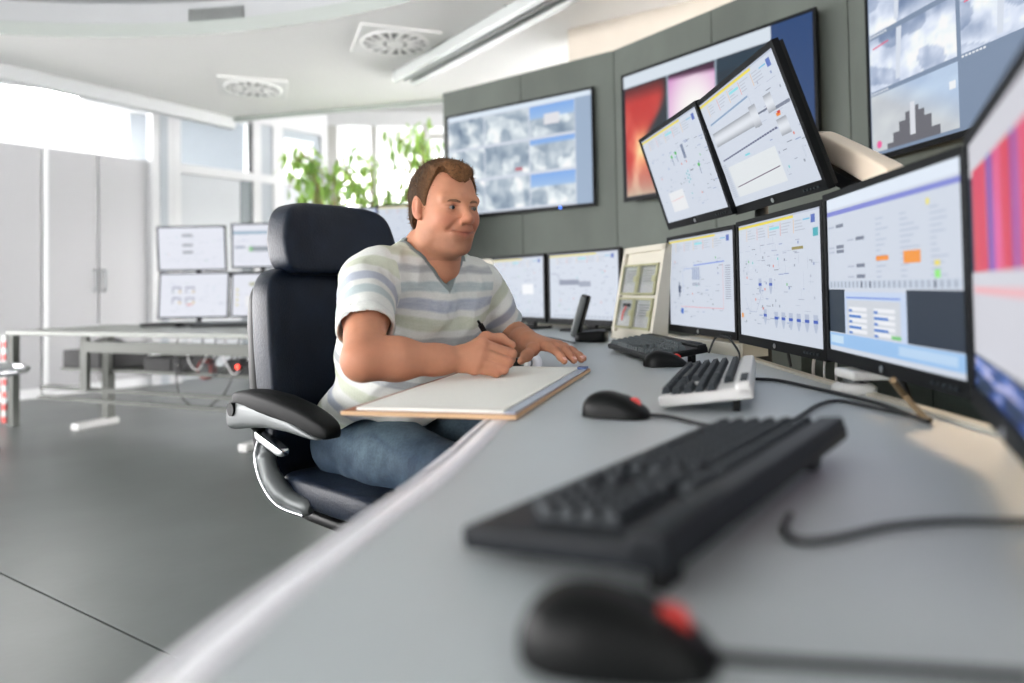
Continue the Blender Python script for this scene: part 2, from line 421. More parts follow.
for i, (t0, t1) in enumerate(((.09, .52), (.60, 1.22), (1.30, 2.0), (2.08, 2.9), (2.98, 4.2))):
    st('window_%d' % (5 + i), lambda b: gbox(b, t0, t1, .85, 3.12, .01), M_GLASS, label='bright outside window pane number %s from the corner post' % ('one', 'two', 'three', 'four', 'five')[i])

# ------------------------------------------------------------------ ceiling fittings
def diffuser(c, rz, label):
    t = empty('air_diffuser', (c.x, c.y, ZC), rz, label, 'air vent', 'square ceiling air diffusers')
    M_D = mat('diffuser_paint', rgb(238, 238, 236), .5, noise=.01); M_DK = mat('diffuser_slot', rgb(110, 112, 110), .8, noise=.05)
    part('plate', M_D, t, lambda b: b.box((0, 0, -.008), (.56, .56, .016), bevel=.004))
    part('slot_disc', M_DK, t, lambda b: b.cyl((0, 0, -.018), .235, .005, 40))
    for k in range(16):
        an = 2 * pi * k / 16
        part('vane', M_D, t, lambda b: b.box((.155 * cos(an), .155 * sin(an), -.024), (.14, .022 if k % 2 else .036, .007), rz=an + .12))
    part('hub', M_D, t, lambda b: b.cyl((0, 0, -.024), .065, .008, 24))
    part('rim', M_D, t, lambda b: b.lathe([(.225, -.028), (.245, -.028), (.245, -.016), (.225, -.016), (.225, -.028)], 40))
diffuser(gz(395, 41, ZC), .35, 'square swirl air diffuser beside the linear ceiling luminaire')
diffuser(gz(253, 87, ZC), .35, 'square swirl air diffuser at the far corner of the lowered ceiling')
la = gz(404, 79, 2.7); lb = gz(548, 0, 2.7); ld = (lb - la).normalized(); lb = la + ld * 3.2
t = empty('linear_luminaire', (la.x, la.y, 2.7), atan2(ld.y, ld.x), 'long twin-profile linear luminaire under the white ceiling', 'ceiling lamp')
M_LUM = mat('luminaire_profile', rgb(206, 210, 208), .3, .2, noise=.02); M_LUMD = mat('luminaire_groove', rgb(84, 92, 88), .4, .3, noise=.03)
part('profile', M_LUM, t, lambda b: b.box((1.6, -.085, 0), (3.2, .045, .08), bevel=.006))
part('profile', M_LUM, t, lambda b: b.box((1.6, .085, 0), (3.2, .045, .08), bevel=.006))
part('reflector', M_LUMD, t, lambda b: b.box((1.6, 0, .02), (3.2, .12, .03)))
part('tube', mat('lamp_tube', rgb(225, 228, 228), .3, noise=.01), t, lambda b: b.cyl((1.6, .0, -.012), .016, 3.16, 16, 'X'))
for x in (.02, 1.58, 3.18): part('bracket', M_LUMD, t, lambda b: b.box((x, 0, .03), (.03, .2, .04)))
# grille in the side of the round recess
va = gz(217, 15, ZC + .2); van = atan2(va.y - RC.y, va.x - RC.x)
t = empty('vent_grille', (RC.x + (RR + .155) * cos(van), RC.y + (RR + .155) * sin(van), ZC + .2), van, 'dark slotted vent grille in the side of the ceiling recess', 'air vent')
part('backing', M_DGREY, t, lambda b: b.box((-.005, 0, 0), (.012, .42, .09)))
for k in range(17): part('slat', M_LUM, t, lambda b: b.box((-.016, -.2 + .025 * k, 0), (.01, .008, .088)))

# ------------------------------------------------------------------ cabinets
def cabinet(t0, t1, ndoor, label):
    m = PL((t0 + t1) / 2, .25); t = empty('tall_cabinet', (m.x, m.y, 0), ang, label, 'cabinet', 'tall grey cabinets along the corridor')
    W_ = t1 - t0; H_ = 2.37
    part('body', M_CABE, t, lambda b: (b.box((0, .02, H_ / 2), (W_ - .004, .44, H_))))
    if t0 > 0: part('side_strip', M_WHITE, t, lambda b: b.box((-W_ / 2 + .012, -.222, H_ / 2), (.04, .03, H_)))
    part('plinth', M_CABE, t, lambda b: b.box((0, -.21, .04), (W_ - .01, .02, .08)))
    dw = W_ / ndoor
    for k in range(ndoor):
        x = -W_ / 2 + dw * (k + .5)
        d = part('door', M_CAB, t, lambda b: b.box((x, -.215, H_ / 2 + .04), (dw - .012 - (.03 if ndoor == 2 and k == 0 else 0), .022, H_ - .1), bevel=.002))
        hx = x + (dw / 2 - .045) * (1 if k == 0 else -1)
        hd = MB().tube(crom([(hx, -.226, 1.20), (hx, -.262, 1.19), (hx, -.27, 1.1), (hx, -.262, 1.0), (hx, -.226, .99)], 5), .008, 8)
        hd.build('handle', mat('handle_metal', rgb(120, 124, 126), .35, .8, noise=.03), d)
cabinet(.32, 1.27, 2, 'tall grey two-door cabinet with curved steel handles beside the corridor partition')
cabinet(-.66, .30, 2, 'tall grey cabinet at the left edge of the picture')

# ------------------------------------------------------------------ screens
class Canvas:
    def __init__(s, bg, W_, H_): s.W = W_; s.H = H_; s.v = []; s.f = []; s.c = []; s.l = 0; s.rect(0, 0, 1, 1, bg)
    def poly(s, pts, col):
        n = len(s.v); s.l += 1; z = s.l * 4e-6 + 1e-4
        s.v += [((u - .5) * s.W, -z, v * s.H) for u, v in pts]; s.f.append(tuple(range(n, n + len(pts)))); s.c.append([lin(col)] * len(pts))
    def rect(s, u0, v0, u1, v1, col): s.poly([(u0, v0), (u1, v0), (u1, v1), (u0, v1)], col)
    def line(s, a, b, col, w_=.004):
        dx = (b[0] - a[0]) * s.W; dy = (b[1] - a[1]) * s.H; L = sqrt(dx * dx + dy * dy) or 1; ox = -dy / L * w_ * s.H / 2 / s.W; oy = dx / L * w_ / 2
        s.poly([(a[0] + ox, a[1] + oy), (b[0] + ox, b[1] + oy), (b[0] - ox, b[1] - oy), (a[0] - ox, a[1] - oy)], col)
    def path(s, P, col, w_=.004):
        for a, b in zip(P, P[1:]): s.line(a, b, col, w_)
    def disc(s, u, v, r, col, n=12): s.poly([(u + r * cos(2 * pi * k / n) * s.H / s.W, v + r * sin(2 * pi * k / n)) for k in range(n)], col)
    def image(s, u0, v0, u1, v1, fn, nx=40, ny=28):
        n0 = len(s.v); s.l += 1; z = s.l * 4e-6 + 1e-4
        X, Y = np.meshgrid(np.linspace(0, 1, nx + 1), np.linspace(0, 1, ny + 1)); col = np.clip(np.stack(fn(X, Y), -1), 0, 1)
        for j in range(ny + 1):
            for i in range(nx + 1): s.v.append(((u0 + (u1 - u0) * X[j, i] - .5) * s.W, -z, (v0 + (v1 - v0) * Y[j, i]) * s.H))
        for j in range(ny):
            for i in range(nx):
                q = [j * (nx + 1) + i, j * (nx + 1) + i + 1, (j + 1) * (nx + 1) + i + 1, (j + 1) * (nx + 1) + i]
                s.f.append(tuple(n0 + k for k in q)); s.c.append([lin(tuple(col[k // (nx + 1), k % (nx + 1)])) for k in q])
    def build(s, name, parent, loc):
        me = rawmesh(name, s.v, s.f); a = me.color_attributes.new('Col', 'FLOAT_COLOR', 'CORNER')
        a.data.foreach_set('color', np.array([(*c, 1.) for q in s.c for c in q], dtype=np.float32).ravel())
        o = link(name, me, parent, [screen_mat()]); o.location = loc; return o

LT = (.835, .865, .915)   # pale process-picture background
def header(c, rnd, yellow=.62, strip=True):
    if strip: c.rect(0, .965, yellow, .985, (.95, .88, .25)); c.rect(0, .985, 1, 1, (.75, .78, .85))
    for k in range(5):
        u = .12 + .15 * k
        c.rect(u, .845, u + .005, .95, (.93, .55, .45) if k % 2 else (.95, .75, .45))
        for j in range(4): c.rect(u + .015, .86 + .024 * j, u + .015 + rnd.uniform(.05, .11), .868 + .024 * j, (.74, .77, .82))
    c.rect(.44, .905, .56, .925, (.55, .88, .92)); c.rect(.90, .90, .94, .96, (.35, .45, .75)); c.rect(.82, .93, .89, .94, (.4, .75, .9))
def clutter(c, rnd, n, box=(.05, .08, .95, .8), dark=.55):
    for k in range(n):
        u = rnd.uniform(box[0], box[2]); v = rnd.uniform(box[1], box[3]); q = rnd.random()
        col = rnd.choice([(.62, .66, .72), (.70, .73, .80), (dark, dark + .03, dark + .08), (.55, .62, .78)])
        if q < .45: c.rect(u, v, u + rnd.uniform(.015, .06), v + .007, col)
        elif q < .6: c.rect(u, v, u + .014, v + .02, col)
        elif q < .8: c.line((u, v), (u + rnd.uniform(-.1, .1), v), (.68, .72, .80), .003)
        else: c.line((u, v), (u, v + rnd.uniform(-.12, .12)), (.68, .72, .80), .003)
    for k in range(n // 12):
        u = rnd.uniform(box[0], box[2]); v = rnd.uniform(box[1], box[3]); c.rect(u, v, u + .012, v + .02, rnd.choice([(.35, .75, .4), (.9, .45, .35), (.35, .8, .8)]))
def scr_generic(c, seed, n=120, yellow=.62):
    r = random.Random(seed); header(c, r, yellow); clutter(c, r, n)
    for k in range(16): c.rect(.06 + .055 * k, .03, .09 + .055 * k, .055, (.66, .70, .76))
def scr_m1(c):
    r = random.Random(1); header(c, r, .75); clutter(c, r, 70, (.05, .1, .8, .75))
    c.path([(.42, .68), (.87, .70)], (.45, .58, .90), .012); c.path([(.25, .62), (.28, .65), (.42, .65)], (.5, .62, .9), .006)
    for k in range(4):
        c.rect(.40 + .03 * k, .52, .42 + .03 * k, .66, (.62, .68, .80)); c.rect(.405 + .03 * k, .46, .415 + .03 * k, .49, (.3, .35, .5))
    c.path([(.40, .46), (.52, .46), (.52, .64)], (.6, .63, .7), .004); c.rect(.16, .38, .20, .46, (.25, .30, .42)); c.rect(.17, .33, .185, .50, (.35, .4, .5))
    c.path([(.24, .38), (.24, .60)], (.55, .65, .9), .005); c.path([(.2, .22), (.85, .22), (.85, .68)], (.95, .62, .66), .006); c.rect(.2, .14, .24, .20, (.25, .45, .8))
    for k in range(16): c.rect(.88, .32 + .022 * k, .95, .328 + .022 * k, (.6, .63, .7))
def scr_m2(c):
    r = random.Random(2); header(c, r, .72); clutter(c, r, 130, (.05, .1, .95, .8))
    c.rect(.70, .72, .82, .742, (.62, .58, .35)); c.path([(.08, .34), (.14, .22), (.24, .22), (.34, .42)], (.66, .70, .8), .005)
    def vessel(u, v, s_=1.):
        c.poly([(u - .02 * s_, v + .05), (u + .02 * s_, v + .05), (u + .02 * s_, v - .03), (u + .006, v - .08), (u - .006, v - .08), (u - .02 * s_, v - .03)], (.72, .76, .84)); c.rect(u - .02 * s_, v - .012, u + .02 * s_, v + .01, (.25, .38, .75))
    vessel(.30, .46); vessel(.44, .46); vessel(.36, .20)
    for k in range(6): vessel(.50 + .085 * k, .185, 1.1)
    c.rect(.92, .80, .97, .86, (.3, .7, .75)); c.rect(.02, .16, .05, .20, (.92, .6, .2))
def scr_u1(c):
    r = random.Random(3); header(c, r, .72); clutter(c, r, 90, (.05, .1, .95, .8))
    for u, v in ((.42, .66), (.50, .68), (.78, .47)): c.rect(u, v, u + .03, v + .03, (.3, .75, .35)); c.rect(u + .01, v - .08, u + .02, v, (.55, .6, .7))
    c.rect(.18, .10, .44, .32, (.93, .94, .95)); c.line((.20, .22), (.42, .24), (.95, .65, .65), .006)
    for k in range(6): c.disc(.58 + .03 * (k % 2), .36 + .022 * k, .012, (.3, .75, .8))
    c.rect(.62, .60, .66, .75, (.5, .55, .65))
def scr_u2(c):
    r = random.Random(4); header(c, r, .74); clutter(c, r, 40, (.6, .1, .98, .85))
    c.line((.08, .78), (.62, .81), (.55, .66, .78), .016)
    def grad(x, y):
        s_ = .62 + .28 * np.sin(np.pi * np.clip(y, 0, 1)) ; return s_, s_ + .02, s_ + .05
    c.image(.06, .57, .58, .70, grad, 10, 10); c.image(.58, .55, .66, .73, grad, 4, 10); c.image(.76, .60, .84, .74, grad, 4, 10); c.image(.80, .40, .90, .53, grad, 4, 10)
    c.rect(.66, .635, .76, .65, (.45, .48, .55)); c.rect(.84, .60, .98, .625, (.5, .53, .6)); c.rect(.82, .55, .86, .575, (.95, .55, .15)); c.rect(.835, .565, .865, .585, (.85, .25, .15))
    for k in range(24): c.rect(.07 + .03 * k, .425 + .002 * k, .095 + .03 * k, .44 + .002 * k, (.38, .40, .52))
    c.rect(.10, .07, .70, .36, (.90, .92, .93)); c.line((.13, .16), (.68, .20), (.42, .30, .42), .008); c.rect(.36, .385, .42, .40, (.45, .85, .9))
    for k in range(18): c.rect(.03, .08 + .018 * k, .08, .086 + .018 * k, (.7, .73, .78))
def scr_m3(c):
    c.rect(0, .93, 1, 1, (.90, .94, .99)); c.rect(0, .885, 1, .915, (.52, .55, .85)); c.rect(0, .12, .16, .40, (.17, .22, .27)); c.rect(.66, .12, 1, .40, (.15, .20, .26))
    r = random.Random(7)
    for (u, v) in ((.09, .80), (.09, .665), (.09, .635), (.28, .70), (.28, .535), (.28, .47)): c.rect(u, v, u + .075, v + .022, (.50, .53, .60)); c.rect(u - .08, v + .004, u - .02, v + .014, (.72, .75, .82))
    for u0 in (.45, .63, .82):
        for k in range(14): c.rect(u0, .80 - .03 * k, u0 + .03 + .1 * r.random(), .808 - .03 * k, (.72, .76, .84))
    c.rect(.45, .565, .545, .592, (.98, .60, .22)); c.rect(.65, .54, .76, .605, (.98, .62, .25)); c.rect(.84, .52, .87, .545, (.95, .88, .4)); c.rect(.84, .46, .87, .50, (.6, .95, .5)); c.rect(.80, .82, .82, .85, (.95, .9, .45))
    c.rect(.0, .41, 1, .455, (.80, .84, .90))
    for k in range(26): c.rect(.02 + .037 * k, .412, .032 + .037 * k, .45, (.62, .66, .72) if k not in (8, 10, 22) else (.25, .28, .36))
    c.rect(.16, .10, .66, .385, (.80, .86, .96)); c.rect(.175, .345, .62, .355, (.5, .62, .9)); c.rect(.18, .12, .62, .335, (.83, .85, .88))
    for u0 in (.20, .42):
        for k in range(5):
            c.rect(u0, .27 - .034 * k, u0 + .16, .292 - .034 * k, (.95, .96, .98)); c.rect(u0, .262 - .034 * k, u0 + (.11 if k % 2 else .03), .278 - .034 * k, (.32, .52, .82))
    c.rect(.55, .13, .62, .15, (.5, .8, .5)); c.rect(0, .03, 1, .115, (.62, .78, .95)); c.rect(.6, .05, .95, .10, (.75, .86, .97)); c.rect(.01, .05, .14, .10, (.80, .90, .98))
def scr_m4(c):
    c.rect(0, .14, 1, 1, (.83, .83, .86)); c.rect(0, 0, 1, .14, (.10, .16, .20)); c.rect(.0, .47, .05, .86, (.22, .27, .36))
    def fire(x, y):
        s_ = fbm(x * 14, y * .6, 0 * x + 2, 3); r_ = .82 + .12 * s_; g = .28 + .25 * (s_ - .5) * 2; b_ = .32 + .5 * np.clip((s_ - .52) * 4, 0, 1)
        bl = (np.abs(x - .30) < .045) | (np.abs(x - .62) < .03); return np.where(bl, .36, r_), np.where(bl, .32, g), np.where(bl, .72, b_)
    c.image(.05, .47, .96, .88, fire, 60, 8); c.rect(.03, .385, .97, .415, (.94, .72, .74))
    def ph(x, y):
        s_ = fbm(x * 6, y * 5, 0 * x + 9, 4); return .12 + .7 * np.clip((s_ - .55) * 5, 0, 1), .2 + .6 * np.clip((s_ - .5) * 4, 0, 1), .3 + .6 * np.clip((s_ - .42) * 4, 0, 1)
    c.image(.0, .0, 1, .13, ph, 40, 10)
def camfn(seed, sky=0., tone=(.78, .83, .89), con=1.):
    def fn(x, y):
        s_ = fbm(x * 3.2 + seed * 3.7, y * 3 + seed, 0 * x + seed, 5); s_ = s_ + .25 * (vnoise(x * 4 + seed, y * 3 + x * 2, 0 * x + seed * 1.3) > .55) - .1; e = fbm(x * 16 + seed, y * 3 + seed * 2, 0 * x + seed * .3, 3)
        v = (s_ - .5) * .75 * con + (e - .5) * .22 * con
        r_ = tone[0] + v; g = tone[1] + v * .9; b_ = tone[2] + v * .75
        if sky:
            k = np.clip((y - sky) * 14, 0, 1); r_ = r_ * (1 - k) + k * (.50 + .3 * (1 - y)); g = g * (1 - k) + k * (.68 + .2 * (1 - y)); b_ = b_ * (1 - k) + k * .93
        return r_, g, b_
    return fn
def scr_tv1(c):
    c.rect(0, .955, 1, 1, (.88, .93, .98)); c.rect(.90, 0, 1, .955, (.62, .70, .80))
    spec = [(0, .66, .28, .95, 1, 0), (.28, .66, .60, .95, 2, 0), (.60, .66, .90, .95, 3, .55), (0, .34, .28, .64, 4, 0), (.28, .34, .60, .64, 5, 0), (.60, .34, .90, .64, 6, .8), (0, .02, .28, .32, 7, 0), (.28, .02, .60, .32, 8, 0), (.60, .02, .90, .32, 9, .55)]
    for u0, v0, u1, v1, s_, sky in spec: c.image(u0 + .004, v0 + .004, u1 - .004, v1 - .004, camfn(s_, sky, (.76, .81, .85)), 36, 24)
    c.rect(.70, .76, .80, .86, (.9, .9, .92)); c.rect(.50, .37, .55, .40, (.75, .35, .4))
def scr_tv2(c):
    c.rect(0, .9, .82, 1, (.86, .90, .94)); c.rect(0, 0, .82, .9, (.05, .12, .18)); c.rect(.82, 0, 1, 1, (.07, .24, .45))
    def fire(x, y):
        ed = .92 - .55 * np.clip(1 - y, 0, 1) ** 1.5 * 0 - .35 * (np.abs(y - .42) < .5) * np.cos((y - .42) * 3.1)
        m = 1 / (1 + np.exp((x - (.95 - .45 * np.exp(-((y - .48) / .22) ** 2))) * 26))
        core = np.exp(-(((x - .42) / .18) ** 2 + ((y - .42) / .16) ** 2)); s_ = fbm(x * 4, y * 4, 0 * x + 4, 4); core2 = np.clip((s_ - .45) * 3, 0, 1) * np.exp(-((y - .35) / .35) ** 2)
        low = np.clip(1 - y * 3.2, 0, 1)
        r_ = m * (.78 + .3 * core + .25 * core2) + (1 - m) * .06; g = m * (.16 + .75 * core + .45 * core2 + .5 * low) + (1 - m) * .13; b_ = m * (.12 + .5 * core + .38 * core2 + .45 * low) + (1 - m) * .17
        d = np.clip((y - .86) * 7, 0, 1); return r_ * (1 - .6 * d), g * (1 - .6 * d), b_ * (1 - .5 * d)
    c.image(.01, .01, .275, .89, fire, 36, 60)
    def pink(x, y):
        e = np.clip(1 - ((x - .55) ** 2 * 2.2 + (y - .45) ** 2 * 1.8), 0, 1); k = np.clip((y + x * .05 - .93) * 20, 0, 1)
        return (.86 + .14 * e) * (1 - k) + .25 * k, (.60 + .40 * e) * (1 - k) + .05 * k, (.82 + .16 * e) * (1 - k) + .2 * k
    c.image(.285, .30, .545, .89, pink, 24, 30); c.rect(.275, .02, .285, .9, (.55, .62, .68)); c.rect(.545, .02, .555, .9, (.55, .62, .68)); c.image(.285, .02, .545, .30, camfn(12, 0, (.8, .82, .9)), 12, 8)
    c.rect(.555, .02, .82, .89, (.04, .14, .20)); c.rect(.555, .8, .82, .89, (.05, .18, .25))
def scr_tv3(c):
    c.rect(0, 0, 1, 1, (.50, .57, .67))
    cells = [(0, .70, .395, 1.0, 21), (.405, .70, .80, 1.0, 22), (.81, .70, 1, 1, 25), (0, .37, .395, .67, 23), (.405, .37, .80, .67, 24), (.81, .37, 1, .67, 26)]
    for u0, v0, u1, v1, s_ in cells:
        c.image(u0 + .004, v0, u1 - .002, v1, camfn(s_, 0, (.74, .79, .88), 1.0), 44, 30)
        c.line((u0 + .02, v1 - .055), (u0 + .10, v1 - .045), (.92, .35, .5), .008)
        for k in range(7): c.rect(u0 + .005 + .013 * k, v0 - .018, u0 + .014 + .013 * k, v0 - .008, (.92, .94, .97))
        c.poly([(u0 + .13, v0 + .02), (u0 + .15, v0 + .02), (u0 + .165, v1), (u0 + .14, v1)], (.86, .89, .94))
    def bay(x, y): s_ = fbm(x * 5, y * 4, 0 * x + 31, 4); k = np.clip((x + y - 1) * 2, 0, 1); return .80 + .15 * (s_ - .5) - .06 * k, .82 + .15 * (s_ - .5), .84 + .12 * (s_ - .5) + .08 * k
    c.image(.004, .02, .395, .345, bay, 30, 24)
    g = (.42, .42, .45)
    for u0, u1, v1 in ((.08, .11, .05), (.11, .14, .10), (.14, .17, .15), (.17, .19, .19), (.215, .23, .21), (.23, .255, .18), (.255, .285, .14), (.285, .32, .07)): c.rect(u0, .02, u1, v1, g)
    c.rect(.19, .02, .215, .06, g); c.rect(.193, .06, .213, .235, (.88, .89, .92)); c.disc(.04, .06, .022, (.95, .40, .65)); c.rect(.36, .22, .385, .26, (.96, .97, .98))
def scr_left(c, k):
    c.rect(0, 0, 1, 1, (.92, .93, .97)); r = random.Random(40 + k)
    if k == 0:
        for v in (.78, .55, .38): c.rect(.36, v, .52, v + .06, (.62, .64, .66))
        clutter(c, r, 60, dark=.65)
    elif k == 1:
        for u in (.18, .38):
            for v in (.55, .30): c.rect(u, v, u + .13, v + .15, (.55, .57, .65)); c.rect(u + .015, v, u + .115, v + .12, (.92, .93, .97)); c.rect(u + .10, v + .01, u + .13, v + .06, (.92, .78, .3))
        c.rect(.40, .27, .48, .30, (.92, .5, .4)); clutter(c, r, 60, dark=.65)
    elif k == 2:
        c.rect(0, .78, 1, .84, (.55, .68, .76)); c.rect(.28, .36, .55, .48, (.6, .63, .66)); c.rect(.25, .36, .29, .48, (.45, .8, .4)); c.rect(.03, .44, .18, .49, (.6, .64, .7)); clutter(c, r, 40, dark=.65)
    else:
        c.rect(.25, .72, .50, .80, (.72, .72, .58)); c.rect(.2, .2, .7, .5, (.97, .97, .97)); clutter(c, r, 40, dark=.65)
        for j in range(4): c.rect(.05, .25 + .12 * j, .09, .29 + .12 * j, (.9, .85, .5))

MW, MH = .525, .345
def screen_thing(name, L, R, zb, W_, H_, bez, draw, label, cat, tilt=0., group=None, depth=.03, bg=LT, led=None, bot=None, shell=None):
    """panel whose lower edge runs L -> R as the viewer sees it; local x right, y away from the viewer"""
    L = Vector(L); R = Vector(R); m = (L + R) / 2; rz = atan2(R.y - L.y, R.x - L.x)
    t = empty(name, (m.x, m.y, zb), 0, label, cat, group, rot=(tilt, 0, rz))
    bot = bez * 1.9 if bot is None else bot
    def fr(b):
        b.box((-W_ / 2 + bez / 2, .008, H_ / 2), (bez, .016, H_)); b.box((W_ / 2 - bez / 2, .008, H_ / 2), (bez, .016, H_))
        b.box((0, .008, H_ - bez / 2), (W_ - 2 * bez, .016, bez)); b.box((0, .008, bot / 2), (W_ - 2 * bez, .016, bot))
    part('bezel', M_BEZ, t, fr)
    part('back_shell', shell or M_BEZG, t, lambda b: (b.box((0, .016 + depth * .2, H_ / 2), (W_ - .012, depth * .4, H_ - .012)), b.box((0, .016 + depth * .7, H_ / 2), (W_ * .7, depth * .6, H_ * .7), bevel=.008)))
    c = Canvas(bg, W_ - 2 * bez, H_ - bez - bot); draw(c); c.build('display', t, (0, .004, bot))
    if led: part('indicator_light', mat('blue_led', rgb(60, 120, 255), .4, noise=.02, emit=rgb(60, 120, 255), estr=.6), t, lambda b: b.cyl((led, -.004, bot * .4), .006, .004, 12, 'Y'))
    return t
def hp(t, W_=MW, n=5):
    for k in range(n): part('button', M_KEYG, t, lambda b: b.box((W_ / 2 - .03 - .016 * k, -.004, .012), (.007, .003, .005)))
    part('badge', M_STEEL, t, lambda b: b.cyl((0, -.004, .012), .006, .002, 16, 'Y'))

G1 = 'operator monitors on the curved desk'
mon = []
def M(L, R, zb, draw, label, tilt=0., shell=None):
    t = screen_thing('monitor', L, R, zb, MW, MH, .013, draw, label, 'monitor', tilt, G1, shell=shell); hp(t); mon.append(t); return t
def fit(L, R):  # keep the real width about the middle of L-R
    L = Vector(L); R = Vector(R); m = (L + R) / 2; d = (R - L).normalized() * MW / 2; return m - d, m + d
m1 = M(*fit((.578, 2.565), (.663, 2.05)), .782, scr_m1, 'lower monitor beside the cream switch panel, blue pipe diagram with red line')
m2 = M(*fit((.648, 1.978), (.661, 1.472)), .782, scr_m2, 'lower monitor with a row of small vessels along the bottom of its diagram')
m3 = M(*fit((.655, 1.445), (.611, .925)), .788, scr_m3, 'lower monitor with two orange boxes and blue bar window on its screen')
m4 = M((.588, .889), (.354, .439), .79, scr_m4, 'nearest monitor at the right picture edge, red and violet striped image')
u1 = M(*fit((.572, 2.50), (.638, 1.985)), 1.15, scr_u1, 'upper tilted monitor, left one, small white chart at lower left of its screen', radians(18))
u2 = M(*fit((.655, 1.99), (.683, 1.49)), 1.15, scr_u2, 'upper tilted monitor showing a long grey kiln drum drawing', radians(20))
f1 = M((-.130, 3.867), (.162, 3.431), .775, lambda c: (scr_generic(c, 21), c.rect(.62, .38, .82, .55, (.97, .98, .99)), c.rect(0, .70, .07, .73, (.5, .9, .4))), 'left of the two far monitors on the desk beyond the left hand')
f2 = M(*fit((.185, 3.40), (.458, 2.99)), .775, lambda c: (scr_generic(c, 22, 100, .7), c.rect(.15, .52, .45, .60, (.55, .58, .66)), c.rect(.45, .49, .62, .57, (.62, .65, .72)), c.path([(.02, .7), (.12, .7), (.16, .6)], (.55, .58, .68), .01)), 'right of the two far monitors, behind the upright phone handset')
for k, (L, R, zb, lab) in enumerate((((-1.24, 4.56), (-.90, 4.47), 1.15, 'upper background monitor mostly hidden behind the headrest'), ((-.86, 4.40), (-.37, 4.28), 1.15, 'upper background monitor just left of the man\'s head'),
                      ((-1.24, 4.54), (-.90, 4.45), .80, 'lower background monitor hidden behind the chair headrest'), ((-.86, 4.38), (-.37, 4.26), .80, 'lower background monitor behind the man\'s shoulder'))):
    if k >= 2: continue
    t = screen_thing('monitor', L, R, zb, (Vector(R) - Vector(L)).length if k % 2 else .5, MH, .011, lambda c: scr_generic(c, 30 + k, 60), lab, 'monitor', 0, 'background monitors')

# big wall screens
TW, TH = 1.13, .70
def TV(L, R, zb, draw, label, led=None):
    L = Vector(L); R = Vector(R); d = (R - L).normalized()
    return screen_thing('wall_screen', L, L + d * TW, zb, TW, TH, .014, draw, label, 'screen', 0, 'large wall screens on the concrete partition', .05, led=led, bot=.02, shell=M_BLK)
tv1l = at(446, 124, 4.66); tv1r = at(589, 88, 4.02)
TV((tv1l.x, tv1l.y), (tv1r.x, tv1r.y), 1.42, scr_tv1, 'wall screen with a grid of outdoor camera pictures behind the man', led=.33)
tv2l = at(621, 77, 3.78); tv2r = at(813, 8, 2.88)
TV((tv2l.x, tv2l.y), (tv2r.x, tv2r.y), 1.41, scr_tv2, 'wall screen showing a red glowing furnace picture and a pink one')
TV((1.392, 2.665), (1.545, 1.55), 1.41, scr_tv3, 'wall screen at the upper right with pale camera pictures and a stepped grey shape')
# ------------------------------------------------------------------ operator desk
DZ = .74
FRONT = crom([(-.30, -.55, 0), (-.255, .0, 0), (-.219, .379, 0), (-.183, .56, 0), (-.128, .768, 0), (-.098, .907, 0), (-.069, 1.069, 0), (-.045, 1.215, 0), (.0, 1.6, 0), (.03, 2.0, 0), (.0, 2.4, 0), (-.10, 2.75, 0), (-.32, 3.08, 0), (-.66, 3.38, 0), (-1.02, 3.62, 0)], 8)
BACK = crom([(.66, -.5, 0), (.665, .0, 0), (.665, .45, 0), (.663, .75, 0), (.660, .95, 0), (.658, 1.15, 0), (.655, 1.35, 0), (.652, 1.55, 0), (.66, 1.95, 0), (.68, 2.35, 0), (.66, 2.75, 0), (.58, 3.15, 0), (.32, 3.6, 0), (-.2, 4.15, 0), (-1.02, 4.72, 0)], 8)
desk = empty('operator_desk', (.3, 1.2, 0), 0, 'long curved grey operator desk with a pale rounded front edge', 'desk')
def offs(P, d):
    o = []
    for i, p in enumerate(P):
        t = (P[min(i + 1, len(P) - 1)] - P[max(i - 1, 0)]).normalized(); o.append(p + Vector((t.y, -t.x, 0)) * d)
    return o
F2 = offs(FRONT, .052)
part('worktop', M_DESK, desk, lambda b: b.strip(F2, BACK, DZ - .03, DZ), True)
def edge(b):
    prof = [(.052, -.001), (.052, .0006), (.025, .0006), (.0245, -.003), (.0195, -.003), (.019, .001), (.012, -.001), (.004, -.006), (0, -.016), (.003, -.027), (.014, -.033), (.052, -.034)]
    rows = [offs(FRONT, d) for d, z in prof]; n = len(FRONT); v = []; f = []
    for (d, z), r in zip(prof, rows): v += [(p.x, p.y, DZ + z) for p in r]
    for j in range(len(prof) - 1):
        for i in range(n - 1): f.append((j * n + i, j * n + i + 1, (j + 1) * n + i + 1, (j + 1) * n + i))
    b.add(v, f, True)
part('edge_profile', M_DESKE, desk, edge, True)
part('edge_groove', M_DGREY, desk, lambda b: b.strip(offs(FRONT, .0195), offs(FRONT, .0245), DZ - .006, DZ - .0015), True)
part('back_upstand', M_CRP, desk, lambda b: b.strip(offs(BACK, -.008), offs(BACK, .012), DZ - .06, DZ + .006), True)
for k in range(4):  # added dark panels, their green stands in for the shaded lower wall
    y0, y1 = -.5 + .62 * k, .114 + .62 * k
    part('wall_shade_panel', mat('wall_shade_green', rgb(56, 68, 63), .6, noise=.12, nscale=6), desk, lambda b: b.box((.83, (y0 + y1) / 2, .385), (.02, y1 - y0, .77)), True)
for (x, y, a) in ((.33, .1, 0), (.36, 1.15, 0), (.38, 2.3, 0), (-.1, 3.5, .9)):
    part('support_panel', M_DGREY, desk, lambda b: b.box((x, y, .355), (.42, .03, .71), rz=a), True)

